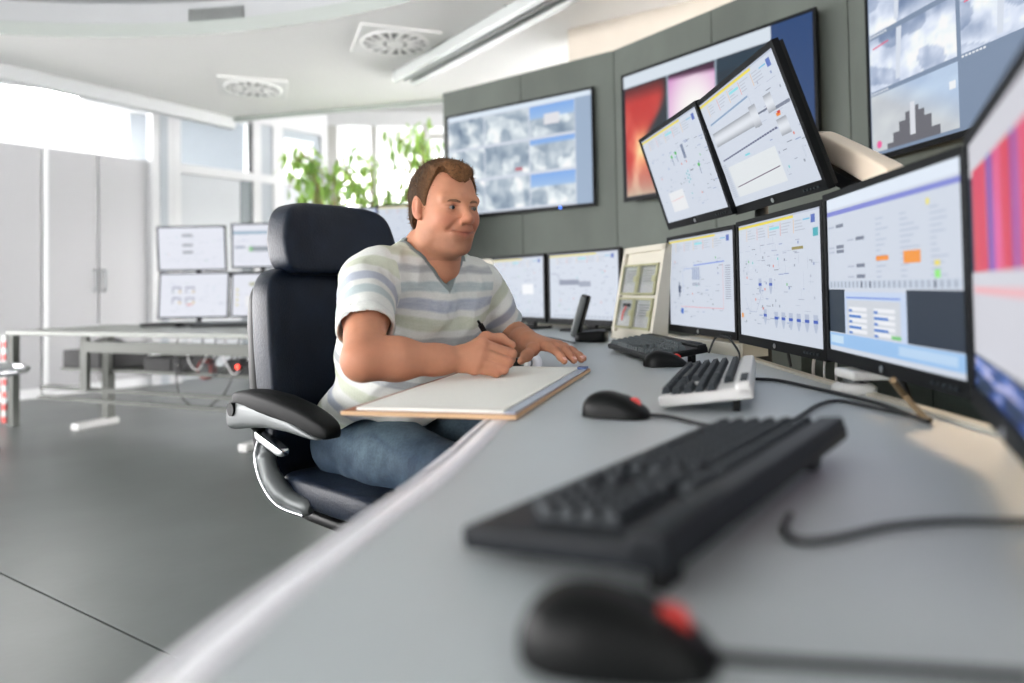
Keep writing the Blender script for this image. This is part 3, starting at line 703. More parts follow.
# ------------------------------------------------------------------ things on the desk
def pole(x, y, z1, label, base=.05, m=None):
    t = empty('monitor_pole', (x, y, DZ), 0, label, 'stand', 'monitor poles'); m = m or M_WPL
    part('foot', m, t, lambda b: b.lathe([(0, .0), (base, 0), (base, .012), (base * .8, .018), (.026, .02)], 28))
    part('tube', M_SILVER if m is M_WPL else m, t, lambda b: b.cyl((0, 0, (z1 - DZ) / 2 + .01), .018, z1 - DZ - .02, 20))
    return t
pt = pole(.645, 1.315, .775, 'pale monitor pole under the monitor with the orange boxes', .04)
part('upper_tube', M_SILVER, pt, lambda b: b.cyl((.098, .03, .22), .018, .40, 20))
part('collar', M_WPL, pt, lambda b: (b.box((.045, .0, .036), (.13, .075, .018), bevel=.005)))
pole(.775, 2.13, 1.38, 'dark monitor pole behind the monitor with the blue pipe diagram', .05, M_DGREY).location.z = 0
# (second pole stands on the floor behind the desk)
p2 = bpy.data.objects[[o.name for o in C.objects if o.name.startswith('monitor_pole')][-1]]
for ch in list(p2.children): bpy.data.objects.remove(ch)
part('foot', M_DGREY, p2, lambda b: b.lathe([(0, 0), (.11, 0), (.11, .015), (.03, .03)], 28)); part('tube', M_DGREY, p2, lambda b: b.cyl((0, 0, .69), .02, 1.36, 20))
part('cross_bar', M_DGREY, p2, lambda b: (b.beam((-.045, .26, .95), (-.02, -.35, .95), .03, .04)))
# pale cranked arm behind the upper monitors
t = empty('articulated_stand', (.80, 1.72, 1.2), 0, 'pale beige cranked monitor arm rising behind the upper tilted monitor', 'monitor arm')
part('arm_cover', mat('beige_plastic', rgb(222, 206, 186), .45, noise=.02), t, lambda b: b.superq((.42, .050, .056), .22, .3, M=Matrix.Translation(wmat(t).inverted() @ Vector((.778, 1.56, 1.232))) @ Matrix.Rotation(radians(-93), 4, 'Z') @ Matrix.Rotation(radians(23), 4, 'Y')))
part('arm_joint', M_BLK, t, lambda b: (b.cyl((.775, 1.735, 1.285), .032, .075, 20), b.beam((.765, 1.74, 1.255), (.765, 1.44, 1.13), .04, .03), b.beam((.70, 1.735, 1.285), (.78, 1.735, 1.285), .03, .03)), True)
part('arm_link', M_SILVER, t, lambda b: (b.beam((.76, 1.44, 1.125), (.743, 1.345, 1.12), .03, .04), b.cyl((.743, 1.345, 1.11), .028, .06, 20)), True)
# feet of the two far monitors
for (p, q, lab) in ((Vector((-.0, 3.62)), Vector((.14, 3.53)), 'black foot under the left far monitor'), (Vector((.29, 3.34)), Vector((.42, 3.22)), 'black foot under the right far monitor')):
    t = empty('monitor_stand', ((p.x + q.x) / 2, (p.y + q.y) / 2, DZ), 0, lab, 'stand', 'feet of the far monitors')
    part('base_plate', M_BLK, t, lambda b: b.box((0, 0, .006), (.22, .16, .012), rz=-.7, bevel=.004)); part('neck', M_BLK, t, lambda b: b.box((.03, .05, .09), (.05, .03, .17), rz=-.7, bevel=.004))
t = empty('monitor_stand', (-.72, 4.46, DZ), 0, 'black stand of the background monitors behind the man', 'stand', 'feet of the far monitors')
part('base_plate', M_BLK, t, lambda b: b.box((0, 0, .006), (.5, .2, .012), rz=-.24, bevel=.004)); part('neck', M_BLK, t, lambda b: b.box((.0, .02, .32), (.06, .03, .62), rz=-.24, bevel=.004)); part('cross_bar', M_BLK, t, lambda b: b.box((0, .015, .60), (.9, .03, .05), rz=-.24))

# switch panel: leaning cream housing with four clear flaps
def switch_panel(BL, BR, H_, lean, label, flaps=True):
    BL = Vector((*BL, DZ)); BR = Vector((*BR, DZ)); x = (BR - BL).normalized(); y0 = Vector((0, 0, 1)).cross(x); L = (BR - BL).length
    t = empty('switch_panel', ((BL.x + BR.x) / 2, (BL.y + BR.y) / 2, DZ), atan2(x.y, x.x), label, 'control panel', 'switch panels on the desk'); T = Matrix.Rotation(lean, 4, 'X')
    T = Matrix.Rotation(-lean, 4, 'X')
    prof = [(-.0, 0), (.0 + H_ * math.tan(lean), H_), (H_ * math.tan(lean) + .012, H_), (.055, 0)]
    def house(b):
        v = [(s_ * L / 2, p, z) for s_ in (-1, 1) for p, z in prof]; b.add(v, [(0, 1, 2, 3), (7, 6, 5, 4), (0, 4, 5, 1), (1, 5, 6, 2), (2, 6, 7, 3), (3, 7, 4, 0)])
    part('housing', M_CRP, t, house)
    hh = H_ / cos(lean)
    def fbox(b, u0, u1, v0, v1, th=.012, out=.006): b.box(((u0 + u1) / 2, -out, (v0 + v1) / 2), (u1 - u0, th, v1 - v0), M=T)
    part('rim', M_CRP, t, lambda b: (fbox(b, -L / 2, -L / 2 + .022, 0, hh), fbox(b, L / 2 - .022, L / 2, 0, hh), fbox(b, -L / 2, L / 2, hh - .022, hh), fbox(b, -L / 2, L / 2, 0, .03)))
    if not flaps:
        part('notice', M_WPL, t, lambda b: fbox(b, -.1, .06, .12, .30, .002, .012)); part('red_mark', M_RED, t, lambda b: fbox(b, -.08, -.03, .2, .25, .003, .014)); return t
    for i, u0 in enumerate((-L / 2 + .026, .002)):
        u1 = u0 + L / 2 - .028
        for j, v0 in enumerate((.045, .045 + (hh - .12) / 2 + .008)):
            v1 = v0 + (hh - .12) / 2 - .004
            f = part('flap_frame', M_OLIVE, t, lambda b: (fbox(b, u0, u0 + .008, v0, v1, .014, .009), fbox(b, u1 - .016, u1, v0, v1, .014, .009), fbox(b, u0, u1, v0, v0 + .008, .014, .009), fbox(b, u0, u1, v1 - .008, v1, .014, .009)))
            part('backing', mat('panel_backing', rgb(196, 200, 192), .5, noise=.05), f, lambda b: fbox(b, u0, u1, v0, v1, .002, .002))
            part('label_strip', M_WPL, f, lambda b: fbox(b, u0 + .012, u1 - .02, v0 + .01, v0 + .04, .003, .004))
            for k in range(5): part('printed_row', mat('print_grey', rgb(150, 156, 150), .6, noise=.05), f, lambda b: fbox(b, u0 + .03, u1 - .03, v1 - .028 - .010 * k, v1 - .024 - .010 * k, .002, .005))
            if i == 0 and j == 0:
                part('key_switch', M_BLK, f, lambda b: fbox(b, u0 + .05, u0 + .10, v0 + .085, v0 + .097, .012, .01)); part('red_cord', M_RED, f, lambda b: b.tube([T @ Vector((u0 + .08, -.012, v0 + .09)), T @ Vector((u0 + .06, -.014, v0 + .06)), T @ Vector((u0 + .055, -.012, v0 + .03))], .004, 8))
            part('clear_flap', mat('clear_acrylic', (.96, .98, .96), .08, trans=1., noise=.005, alpha=.45), f, lambda b: fbox(b, u0 + .008, u1 - .016, v0 + .008, v1 - .008, .003, .014))
            part('latch', M_OLIVE, f, lambda b: fbox(b, u1 - .03, u1 - .004, (v0 + v1) / 2 - .01, (v0 + v1) / 2 + .012, .006, .016))
    return t
switch_panel((.405, 2.80), (.500, 2.465), .36, radians(11), 'leaning cream switch panel with four clear flaps between the monitors')
switch_panel((-.42, 3.98), (-.14, 3.78), .37, radians(12), 'cream panel with a small red mark behind the man\'s upper arm', False)
t = empty('console_block', (.60, 2.14, DZ), 0, 'low cream console block under the lower monitors beside the switch panel', 'console')
part('body', M_CRP, t, lambda b: b.strip([(.535, 2.34), (.652, 1.99)], [(.645, 2.38), (.735, 2.02)], DZ, .776), True)
part('side_plate', M_CRP, t, lambda b: b.strip([(.652, 1.985), (.735, 2.015)], [(.655, 1.975), (.738, 2.005)], DZ - .0, .778), True)

# cordless phone
t = empty('cordless_phone', (.30, 2.64, DZ), radians(-20), 'black cordless phone standing in its charging cradle', 'phone')
part('cradle', M_BLK, t, lambda b: b.superq((.12, .10, .05), .4, .5, deform=lambda p: (p.x, p.y, max(p.z + .018, 0) * (1 + 2.2 * p.x))))
h = part('handset', M_SILVER, t, lambda b: b.superq((.030, .050, .17), .35, .35, M=Matrix.Translation((-.045, 0, .098)) @ Matrix.Rotation(radians(17), 4, 'Y')))
part('handset_face', M_BLK, h, lambda b: b.superq((.016, .046, .166), .35, .3, M=Matrix.Translation((-.033, 0, .096)) @ Matrix.Rotation(radians(17), 4, 'Y')))
cable('phone_cord', [gz(575, 343, DZ + .004), gz(566, 341, DZ + .004), gz(552, 338, DZ + .004), gz(540, 337, DZ + .004)], .003, M_CABLE, 'thin dark cord running left from the phone cradle', 'cord')

# keyboards
def keymesh(w_, d_=.0158):
    b = MB(); x, y = w_ / 2, d_ / 2; z = .0105; i = .0034
    b.add([(-x, -y, 0), (x, -y, 0), (x, y, 0), (-x, y, 0), (-x + i, -y + i, z), (x - i, -y + i, z), (x - i, y - i, z + .001), (-x + i, y - i, z + .001)], [(0, 3, 2, 1), (4, 5, 6, 7), (0, 1, 5, 4), (1, 2, 6, 5), (2, 3, 7, 6), (3, 0, 4, 7)])
    return b.mesh('key')
KM = {}
def keyboard(loc, rz, m_case, m_key, label, lift=6., L=.455, D=.155, thick=.024):
    t = empty('keyboard', loc, rz, label, 'keyboard', 'keyboards on the desk'); T = Matrix.Translation((0, 0, .010)) @ Matrix.Rotation(radians(lift), 4, 'X')
    T = Matrix.Translation((0, -D / 2, .006)) @ Matrix.Rotation(radians(lift), 4, 'X') @ Matrix.Translation((0, D / 2, 0))
    part('case', m_case, t, lambda b: (b.box((0, 0, thick * .35), (L, D, thick * .7), M=T, bevel=.004), b.box((0, D * .41, thick * .6), (L, D * .16, thick * .8), M=T, bevel=.004)))
    for s_ in (-1, 1): part('tilt_foot', M_BLK, t, lambda b: b.box((s_ * (L / 2 - .05), D / 2 - .03, (.006 + D * sin(radians(lift)) * .8) / 2), (.03, .012, .006 + D * sin(radians(lift)) * .8)))
    part('indicator_strip', M_KEYG, t, lambda b: b.box((L * .36, D * .42, thick + .001), (L * .2, .012, .002), M=T))
    p = .019
    rows = [[1] * 15, [1] * 13 + [2], [1.5] + [1] * 12 + [1.5], [1.8] + [1] * 11 + [2.2], [1.3] + [1] * 11 + [2.7], [1.3, 1.3, 1.3, 6.2, 1.3, 1.3, 1, 1.3]]
    def put(x, y, w_):
        key = (round(w_ * p - .0030, 4), m_key.name)
        if key not in KM:
            KM[key] = keymesh(key[0]); KM[key].materials.append(m_key)
        o = bpy.data.objects.new('key', KM[key]); C.objects.link(o); o.parent = t
        o.matrix_local = T @ Matrix.Translation((x, y, thick * .7))
    y0 = D / 2 - .040
    for r_, row in enumerate(rows):
        x = -L / 2 + .012; y = y0 - p * r_ - (.004 if r_ else 0)
        for w_ in row: put(x + w_ * p / 2, y, w_ * .99); x += w_ * p
        for k in range(3 if r_ not in (3, 4) else (1 if r_ == 4 else 0)): put(-L / 2 + .012 + 15.35 * p + p * (k + .5 + (1 if r_ == 4 else 0)), y, 1)
        if r_:
            for k in range(4 if r_ < 5 else 3): put(-L / 2 + .012 + 18.65 * p + p * (k + .5), y, 1)
    return t
M_K3 = mat('keyboard_case_dark', rgb(20, 24, 28), .45, spec=.2, noise=.05)
keyboard((.174, .676, DZ), radians(232), M_K3, M_KEYG, 'large dark keyboard nearest the camera, out of focus', 7, L=.475, D=.178, thick=.026)
keyboard((.388, 1.335, DZ), radians(250), M_WPL, M_KEYG, 'white-cased keyboard with dark grey keys in the middle of the desk', 8, L=.44, D=.15, thick=.028)
keyboard((.415, 2.05, DZ), radians(-83), M_BLK, M_KEY, 'black keyboard in front of the switch panel', 9)

# mice
def mouse(loc, rz, label, accent=True):
    t = empty('computer_mouse', loc, rz, label, 'mouse', 'computer mice on the desk'); L = .112
    wd = lambda s_: .031 * (1 - abs(2 * s_ - 1) ** 3.2) ** .5 * (1.06 - .16 * s_) + 1e-4
    hg = lambda s_: .041 * (max(0, sin(pi * min(.985, s_ * .97 + .012) ** .72))) ** .62 * (1 - .12 * s_) + 1e-4
    def patch(b, s0, s1, a0, a1, off=0., ns=20, na=20, close=False):
        v = []; f = []
        for i in range(ns + 1):
            s_ = s0 + (s1 - s0) * i / ns
            for k in range(na + 1):
                a = a0 + (a1 - a0) * k / na; cx = cos(a); cy = sin(a)
                v.append((L * (s_ - .5), (wd(s_) + off) * math.copysign(abs(cx) ** .7, cx), .002 + (hg(s_) + off) * abs(cy) ** .75))
        for i in range(ns):
            for k in range(na): f.append((i * (na + 1) + k, i * (na + 1) + k + 1, (i + 1) * (na + 1) + k + 1, (i + 1) * (na + 1) + k))
        b.add(v, f, True)
    part('body', M_BLK, t, lambda b: patch(b, .004, .996, 0, pi, 0, 28, 24)); part('base', M_BLK, t, lambda b: b.superq((L * .97, .056, .008), .6, .5, M=Matrix.Translation((0, 0, .004))))
    part('button', M_BLK, t, lambda b: patch(b, .60, .985, pi * .54, pi * .80, .0012)); part('button', M_BLK, t, lambda b: patch(b, .60, .985, pi * .20, pi * .46, .0012))
    if accent: part('scroll_wheel', M_RED, t, lambda b: b.cyl((L * .27, 0, hg(.77) - .003), .0105, .009, 20, 'Y'))
    return t
p = gz(614, 650, DZ); mouse((p.x, p.y - .012, DZ), radians(-12), 'black mouse with red wheel at the bottom edge of the picture')
mouse((.163, 1.112, DZ), radians(-25), 'black mouse with red wheel lying alone beside the writing board')
mouse((.392, 1.79, DZ), radians(-3), 'black mouse in front of the far black keyboard')

# writing board, paper and pen
ZB = DZ + .004
B0, B1, B2, B3 = Vector((-.29, 1.165)), Vector((.001, 1.097)), Vector((.186, 1.70)), Vector((-.105, 1.768))
t = empty('writing_board', (-.05, 1.43, ZB - .003), 0, 'large brown board under white paper, overhanging the desk edge', 'writing board')
def quad(b, P, z0, z1): b.prism([(q.x, q.y) for q in P], z0, z1)
def lerp2(u, v): return (B0 * (1 - u) + B1 * u) * (1 - v) + (B3 * (1 - u) + B2 * u) * v
part('board', mat('brown_board', rgb(150, 96, 66), .5, noise=.12, nscale=20), t, lambda b: quad(b, [lerp2(0, 0), lerp2(1, 0), lerp2(1, 1), lerp2(0, 1)], ZB - .003, ZB + .005), True)
part('board_edge', mat('tan_edge', rgb(206, 170, 130), .6, noise=.06), t, lambda b: (quad(b, [lerp2(-.004, -.004), lerp2(1.004, -.004), lerp2(1.004, .0), lerp2(-.004, .0)], ZB - .002, ZB + .0045), quad(b, [lerp2(1.0, 0), lerp2(1.008, 0), lerp2(1.008, 1), lerp2(1., 1)], ZB - .002, ZB + .0045)), True)
pp = tag(empty('paper_pad', (-.02, 1.43, ZB + .005), 0), 'white ruled paper sheet the man is writing on', 'paper')
part('sheet', mat('paper_white', rgb(236, 236, 228), .8, noise=.01), pp, lambda b: quad(b, [lerp2(.075, .012), lerp2(.93, .012), lerp2(.93, .985), lerp2(.075, .985)], ZB + .0052, ZB + .010), True)
for k in range(26):
    part('ruled_line', mat('ruling_ink', rgb(210, 213, 209), .8, noise=.02), pp, lambda b: quad(b, [lerp2(.10, .07 + .034 * k), lerp2(.90, .07 + .034 * k), lerp2(.90, .073 + .034 * k), lerp2(.10, .073 + .034 * k)], ZB + .010, ZB + .0104), True)
t = empty('clear_sleeve', (.08, 1.4, ZB + .005), 0, 'pale blue-grey plastic strip along the right edge of the board', 'plastic strip')
part('strip', mat('sleeve_plastic', rgb(176, 186, 200), .3, noise=.04), t, lambda b: quad(b, [lerp2(.935, .01), lerp2(.995, .01), lerp2(.995, .97), lerp2(.935, .97)], ZB + .0052, ZB + .008), True)
part('blue_clip', mat('blue_clip', rgb(70, 92, 140), .4, noise=.04), t, lambda b: quad(b, [lerp2(.93, .93), lerp2(1.0, .93), lerp2(1.0, .975), lerp2(.93, .975)], ZB + .008, ZB + .013), True)
PT0 = Vector((-.014, 1.645, ZB + .011)); PT1 = Vector((-.079, 1.575, .876)); pd = (PT1 - PT0).normalized()
t = empty('ballpoint_pen', PT0, 0, 'black ballpoint pen held upright in the writing hand', 'pen')
part('barrel', M_BLK, t, lambda b: b.tube([PT0 + pd * .016, PT0 + pd * .03, PT0 + pd * .143], [.0035, .0062, .0062], 16), True)
part('tip', M_STEEL, t, lambda b: b.tube([PT0, PT0 + pd * .016], [.0008, .0034], 12), True)
part('push_button', M_BLK, t, lambda b: b.tube([PT0 + pd * .143, PT0 + pd * .155], [.0032, .003], 12), True)
part('pocket_clip', M_BLK, t, lambda b: b.beam(PT0 + pd * .13 + Vector((.0, -.008, .0)), PT0 + pd * .09 + Vector((.0, -.007, 0)), .003, .002), True)

# cables on and behind the desk
zc = DZ + .0045
cable('mouse_cable', [gz(x, y, zc) for x, y in ((648, 415), (670, 417), (705, 425), (745, 428), (790, 421), (818, 405), (840, 401), (880, 409), (905, 414), (925, 419))], .0032, M_CABLE, 'dark mouse cable looping across the desk behind the white keyboard')
cable('keyboard_cable', [gz(x, y, zc) for x, y in ((749, 379), (775, 380), (805, 386), (840, 394), (880, 404), (905, 413), (928, 422))], .0036, M_CABLE, 'black cable running along the desk back from the white keyboard')
cable('keyboard_cable', [gz(x, y, zc) for x, y in ((790, 515), (785, 530), (800, 541), (835, 538), (890, 526), (950, 521), (1010, 522), (1060, 523))], .0032, M_CABLE, 'thick blurred cable leaving the nearest keyboard to the right')
cable('mouse_cable', [gz(x, y, zc) for x, y in ((700, 652), (740, 658), (820, 664), (920, 670), (1030, 677))], .0032, M_CABLE, 'blurred cable of the nearest mouse at the bottom edge')
cable('keyboard_cable', [(.545, 1.93, .76), (.575, 1.96, .80), (.60, 1.93, .80), (.615, 1.89, .765), (.61, 1.87, zc)], .003, M_CABLE, 'short black cable arching behind the far black keyboard')
for (P, m, lab, r_) in (([(.70, 1.75, .74), (.69, 1.74, .80), (.70, 1.70, .86)], M_CABLE, 'black cable hanging behind the desk left of the white cables', .004),
                ([(.78, 1.72, .50), (.74, 1.71, .72), (.72, 1.62, .82), (.73, 1.60, .9)], M_CABLEW, 'leftmost white cable hanging behind the desk', .004),
                ([(.78, 1.66, .50), (.74, 1.65, .72), (.72, 1.57, .82), (.73, 1.55, .9)], M_CABLEW, 'middle white cable hanging behind the desk', .003),
                ([(.78, 1.60, .50), (.74, 1.59, .72), (.72, 1.52, .82), (.73, 1.50, .9)], M_CABLEW, 'rightmost white cable hanging behind the desk', .003),
                ([(.72, 1.47, .40), (.71, 1.465, .70), (.705, 1.46, .86)], M_CABLE, 'black cable hanging beside the pale monitor pole', .005),
                ([(.77, 1.25, .45), (.73, 1.28, .72), (.70, 1.34, .86)], M_BLK, 'thick black strap slanting down behind the pale pole', .009),
                ([gz(893, 380, .80), gz(905, 396, .77), gz(922, 415, .75), gz(930, 421, zc)], mat('brown_cable', rgb(120, 100, 72), .5, noise=.05), 'brown cable dropping from the monitor with the orange boxes', .005),
                ([(.66, .93, .80), (.665, .925, .75), (.70, .92, .60), (.72, .92, .40)], M_CABLE, 'black cable hanging between the two nearest monitors', .004)):
    cable('hanging_cable', P, r_, m, lab)

# assumed, unseen lamp for the warm desk light, hidden behind the near monitors
t = empty('assumed_wall_lamp', (1.49, 2.15, 1.10), radians(-81), 'assumed slim warm wall lamp on the concrete partition behind the monitors', 'wall lamp')
part('back_plate', M_WHITE, t, lambda b: b.box((0, .0, 0), (1.0, .03, .08), bevel=.004))
part('diffuser', mat('assumed_lamp_diffuser', rgb(255, 232, 204), .5, noise=.01, emit=rgb(255, 222, 182), estr=WARM_E), t, lambda b: b.box((0, -.03, 0), (.96, .03, .05), bevel=.006))

# ------------------------------------------------------------------ table with the far-left monitors
TA = Vector((-3.72, 5.06)); TD = Vector((.923, -.385)).normalized(); TN = Vector((-TD.y, TD.x)); TL_ = 2.42; tang = atan2(TD.y, TD.x); TZ = .70
tb = empty('side_table', (TA.x, TA.y, 0), tang, 'long pale grey work table on steel legs along the left', 'table')
part('top', M_TTOP, tb, lambda b: b.box((TL_ / 2, .45, TZ - .016), (TL_, .9, .032), bevel=.008))
part('apron', M_TFRAME, tb, lambda b: b.box((TL_ / 2 + .3, .14, .585), (TL_ - .75, .04, .075)))
part('leg', M_TFRAME, tb, lambda b: b.box((.66, .32, .33), (.06, .06, .62))); part('leg', M_TFRAME, tb, lambda b: b.box((-.045 + .05, .06, .335), (.05, .05, .67))); part('leg', M_TFRAME, tb, lambda b: b.box((2.3, .42, .34), (.06, .06, .68)))
part('foot', M_WPL, tb, lambda b: b.box((.66, .22, .025), (.085, .32, .05), bevel=.012)); part('foot', M_WPL, tb, lambda b: b.box((2.3, .30, .025), (.075, .72, .05), bevel=.012))
part('hanger', M_TFRAME, tb, lambda b: b.box((.55, .22, .46), (.07, .03, .40)))
part('cross_rail', M_TFRAME, tb, lambda b: b.box((TL_ / 2, .27, .255), (TL_, .03, .028))); part('cross_rail', M_TFRAME, tb, lambda b: b.box((TL_ / 2, .25, .18), (TL_, .03, .028)))
part('shelf', M_TFRAME, tb, lambda b: b.box((TL_ / 2 + .06, .5, .39), (TL_ - .15, .36, .025)))
part('cable_tray', M_WPL, tb, lambda b: b.box((1.25, .4, .655), (.5, .2, .03)))
def on_table(x, y, z): return TA.x + TD.x * x + TN.x * y, TA.y + TD.y * x + TN.y * y, z
def device(x, y, sz, label, m=M_BLK, rot=0.):
    t = empty('computer_unit', on_table(x, y, .4025), tang + rot, label, 'computer', 'devices on the table shelf')
    part('case', m, t, lambda b: b.box((0, 0, sz[2] / 2), sz, bevel=.006)); part('front_panel', M_BLK, t, lambda b: b.box((-sz[0] * .1, -sz[1] / 2 - .003, sz[2] / 2), (sz[0] * .7, .006, sz[2] * .8)))
    part('power_button', M_WPL, t, lambda b: b.cyl((sz[0] * .4, -sz[1] / 2 - .004, sz[2] * .5), .008, .006, 12, 'Y'))
device(.42, .48, (.55, .3, .13), 'wide black computer on the table shelf nearest the left end')
device(1.20, .47, (.36, .3, .10), 'flat black computer beside the white table foot')
device(1.98, .45, (.34, .28, .10), 'black computer with a red light at the shelf end toward the chair')
t = empty('black_bag', on_table(.42, .50, .5325), tang, 'small black pouch lying on the left computer', 'pouch'); part('body', M_BLK, t, lambda b: b.superq((.28, .18, .07), .6, .7, M=Matrix.Translation((0, 0, .035)))); part('flap', M_DGREY, t, lambda b: b.superq((.2, .14, .02), .6, .7, M=Matrix.Translation((0, 0, .068))))
t = empty('red_lamp', on_table(1.93, .295, .46), tang, 'small glowing red pilot lamp on the black computer', 'pilot lamp'); part('housing', M_BLK, t, lambda b: b.cyl((0, 0, 0), .024, .01, 16, 'Y')); part('lens', mat('red_glow', rgb(255, 70, 40), .4, noise=.02, emit=rgb(255, 50, 30), estr=.7), t, lambda b: b.cyl((0, -.008, 0), .014, .01, 16, 'Y'))
t = empty('cable_reel', on_table(1.58, .36, .405), tang, 'dark red cable coil hanging at the table shelf', 'cable coil')
part('coil', mat('dark_red_cable', rgb(120, 44, 40), .5, noise=.1), t, lambda b: [b.tube([(.06 * cos(a), .012 * (k - 1.5), .02 + .06 * sin(a)) for a in np.linspace(0, 2 * pi, 24)], .011, 8, cap=False) for k in range(4)]); part('holder', M_DGREY, t, lambda b: b.cyl((0, 0, .02), .045, .05, 20, 'Y'))
rr = random.Random(3)
for k in range(9):
    x0 = 1.35 + .11 * k; dep = rr.uniform(.05, .2); m = (M_CABLE, M_CABLEW, M_CABLE)[k % 3]
    cable('table_cable', [on_table(x0, .34, .66), on_table(x0 + rr.uniform(-.05, .05), .30, .55), on_table(x0 + .05, .28, .48 - (.0 if k % 3 else dep)), on_table(x0 + .12, .29, .50 - dep * .5), on_table(x0 + .16 + .1 * rr.random(), .34, .56)], .0055, m,
          '%s loose %s cable from the left in the tangle under the side table' % (('first', 'second', 'third', 'fourth', 'fifth', 'sixth', 'seventh', 'eighth', 'last')[k], ('black', 'white', 'black')[k % 3]), 'cable', 'loose cables under the side table')
cable('table_cable', [on_table(1.36, .30, .42), on_table(1.42, .28, .25), on_table(1.62, .27, .17), on_table(1.80, .28, .26), on_table(1.88, .30, .40)], .006, M_CABLE, 'long black cable sagging below the table shelf')
# red and white tape around the end leg
t = empty('barrier_tape', on_table(-.05, .025, 0), tang, 'red and white barrier tape wound around the table end leg', 'barrier tape')
for k in range(14): part('stripe', (M_RED, M_WPL)[k % 2], t, lambda b: b.box((.0, .0, .045 + .046 * k), (.04, .012, .046)))
# monitors on the table
def lmon(px0, px1, Y, zb, k, label, tilt=0.):
    a = at(px0, 290, Y); c_ = at(px1, 290, Y); W_ = (c_ - a).length
    screen_thing('monitor', (a.x, a.y), (c_.x, c_.y), zb, W_, W_ * .655, .012, lambda c: scr_left(c, k), label, 'monitor', tilt, 'monitors on the side table', bg=(.92, .93, .97), bot=.014)
lmon(158, 227, 5.40, 1.125, 0, 'upper left monitor on the side table, grey block diagram', radians(4))
lmon(157, 228, 5.38, .755, 1, 'lower left monitor on the side table, four small boxed figures', radians(-5))
lmon(231.5, 301, 5.28, 1.135, 2, 'upper right monitor on the side table with a blue bar, half behind the chair')
lmon(230, 299, 5.26, .76, 3, 'lower right monitor on the side table, half behind the chair', radians(-5))
a = at(193, 320, 5.47); t = empty('monitor_stand', (a.x, a.y, TZ), 0, 'black stand carrying the four stacked monitors', 'stand')
part('base', M_BLK, t, lambda b: b.box((0.25, -.06, .012), (1.15, .30, .024), rz=-.08, bevel=.006)); part('post', M_BLK, t, lambda b: b.cyl((.02, .06, .35), .02, .68, 16)); part('post', M_BLK, t, lambda b: b.cyl((.55, .02, .35), .02, .68, 16)); part('cross_bar', M_DGREY, t, lambda b: b.beam((0, .07, .40), (.6, .02, .40), .03, .04))
a = at(160, 322, 5.15); mm = mouse((a.x + .15, a.y, TZ), radians(80), 'small black mouse on the side table in front of the stacked monitors', False)
t = empty('keyboard', (a.x + .48, a.y - .02, TZ), radians(-5), 'dark keyboard lying in front of the monitors on the side table', 'keyboard', 'keyboards on the desk')
part('case', M_BLK, t, lambda b: b.box((0, 0, .012), (.44, .14, .022), bevel=.004)); part('key_field', M_KEY, t, lambda b: b.box((0, 0, .026), (.42, .12, .008), bevel=.002))

# stool at the left edge
t = empty('round_stool', (-3.33, 4.15, 0), 0, 'round grey stool seat with a chrome rim at the left picture edge', 'stool')
part('seat', mat('grey_vinyl', rgb(188, 192, 192), .5, noise=.04), t, lambda b: b.lathe([(0, .545), (.2, .545), (.26, .535), (.27, .515), (.26, .50), (0, .50)], 40))
part('rim', M_CHROME, t, lambda b: b.tube([(.335 * cos(2 * pi * k / 48), .335 * sin(2 * pi * k / 48), .50) for k in range(49)], .022, 12, cap=False))
for k in range(4): part('spoke', M_CHROME, t, lambda b: b.beam((.2 * cos(pi / 2 * k + .6), .2 * sin(pi / 2 * k + .6), .495), (.335 * cos(pi / 2 * k + .6), .335 * sin(pi / 2 * k + .6), .5), .02, .015))
part('column', M_CHROME, t, lambda b: b.cyl((0, 0, .27), .03, .46, 20)); part('foot', M_DGREY, t, lambda b: b.lathe([(0, 0), (.2, 0), (.2, .02), (.04, .05), (.0, .05)], 32))

# ------------------------------------------------------------------ office chair
N = Vector((.751, -.661, 0)).normalized(); Wd = Vector((.661, .751, 0)).normalized()
CH = Vector((-.36, 1.91, 0))
ch = empty('office_chair', CH, atan2(N.y, N.x), 'high-backed black leather executive chair the man sits on', 'chair')
def seat_d(p): return (p.x, p.y * (1 + .06 * p.x), p.z + .02 * (abs(p.y) / .26) ** 3 + .012 * p.x - (.035 * max(0, (p.x - .15) / .12) ** 2))
part('seat', M_LEATH, ch, lambda b: b.superq((.47, .50, .10), .3, .45, 48, 20, deform=seat_d, M=Matrix.Translation((.075, 0, .43))))
part('seat_pan', M_BLK, ch, lambda b: b.superq((.38, .42, .04), .3, .4, M=Matrix.Translation((.06, 0, .372))))
def back_d(h0, lean, wing, hh=.5, pinch=.0):
    def d(p):
        zz = (p.z / hh + .5); return (p.x + wing * (abs(p.y) / .26) ** 2.2 - lean * (p.z), p.y * (1 - pinch * (zz - .5) ** 2), p.z)
    return d
br = part('backrest', M_LEATH, ch, lambda b: b.superq((.12, .51, .44), .28, .34, 48, 28, deform=back_d(0, .10, .085, .44, .12), M=Matrix.Translation((-.275, 0, .80))))
part('lumbar_cushion', M_LEATH, ch, lambda b: b.superq((.13, .50, .28), .3, .5, 48, 24, deform=back_d(0, .06, .075, .28, .0), M=Matrix.Translation((-.258, 0, .57))))
part('back_shell', M_BLK, ch, lambda b: b.superq((.06, .50, .58), .3, .3, 40, 24, deform=back_d(0, .09, .08, .58, .15), M=Matrix.Translation((-.325, 0, .70))))
def head_d(p):
    zz = p.z / .13; return (p.x + .075 * (abs(p.y) / .22) ** 2.5 + .012 * zz * zz - .03 * p.z / .13 + .006 * sin(p.y * 40 + p.z * 22) * (abs(p.y) / .22) ** 2, p.y * (1 - .10 * max(0, zz) - .02 * zz), p.z + .012 * (abs(p.y) / .22) ** 2 * (-1 if zz > 0 else -.6))
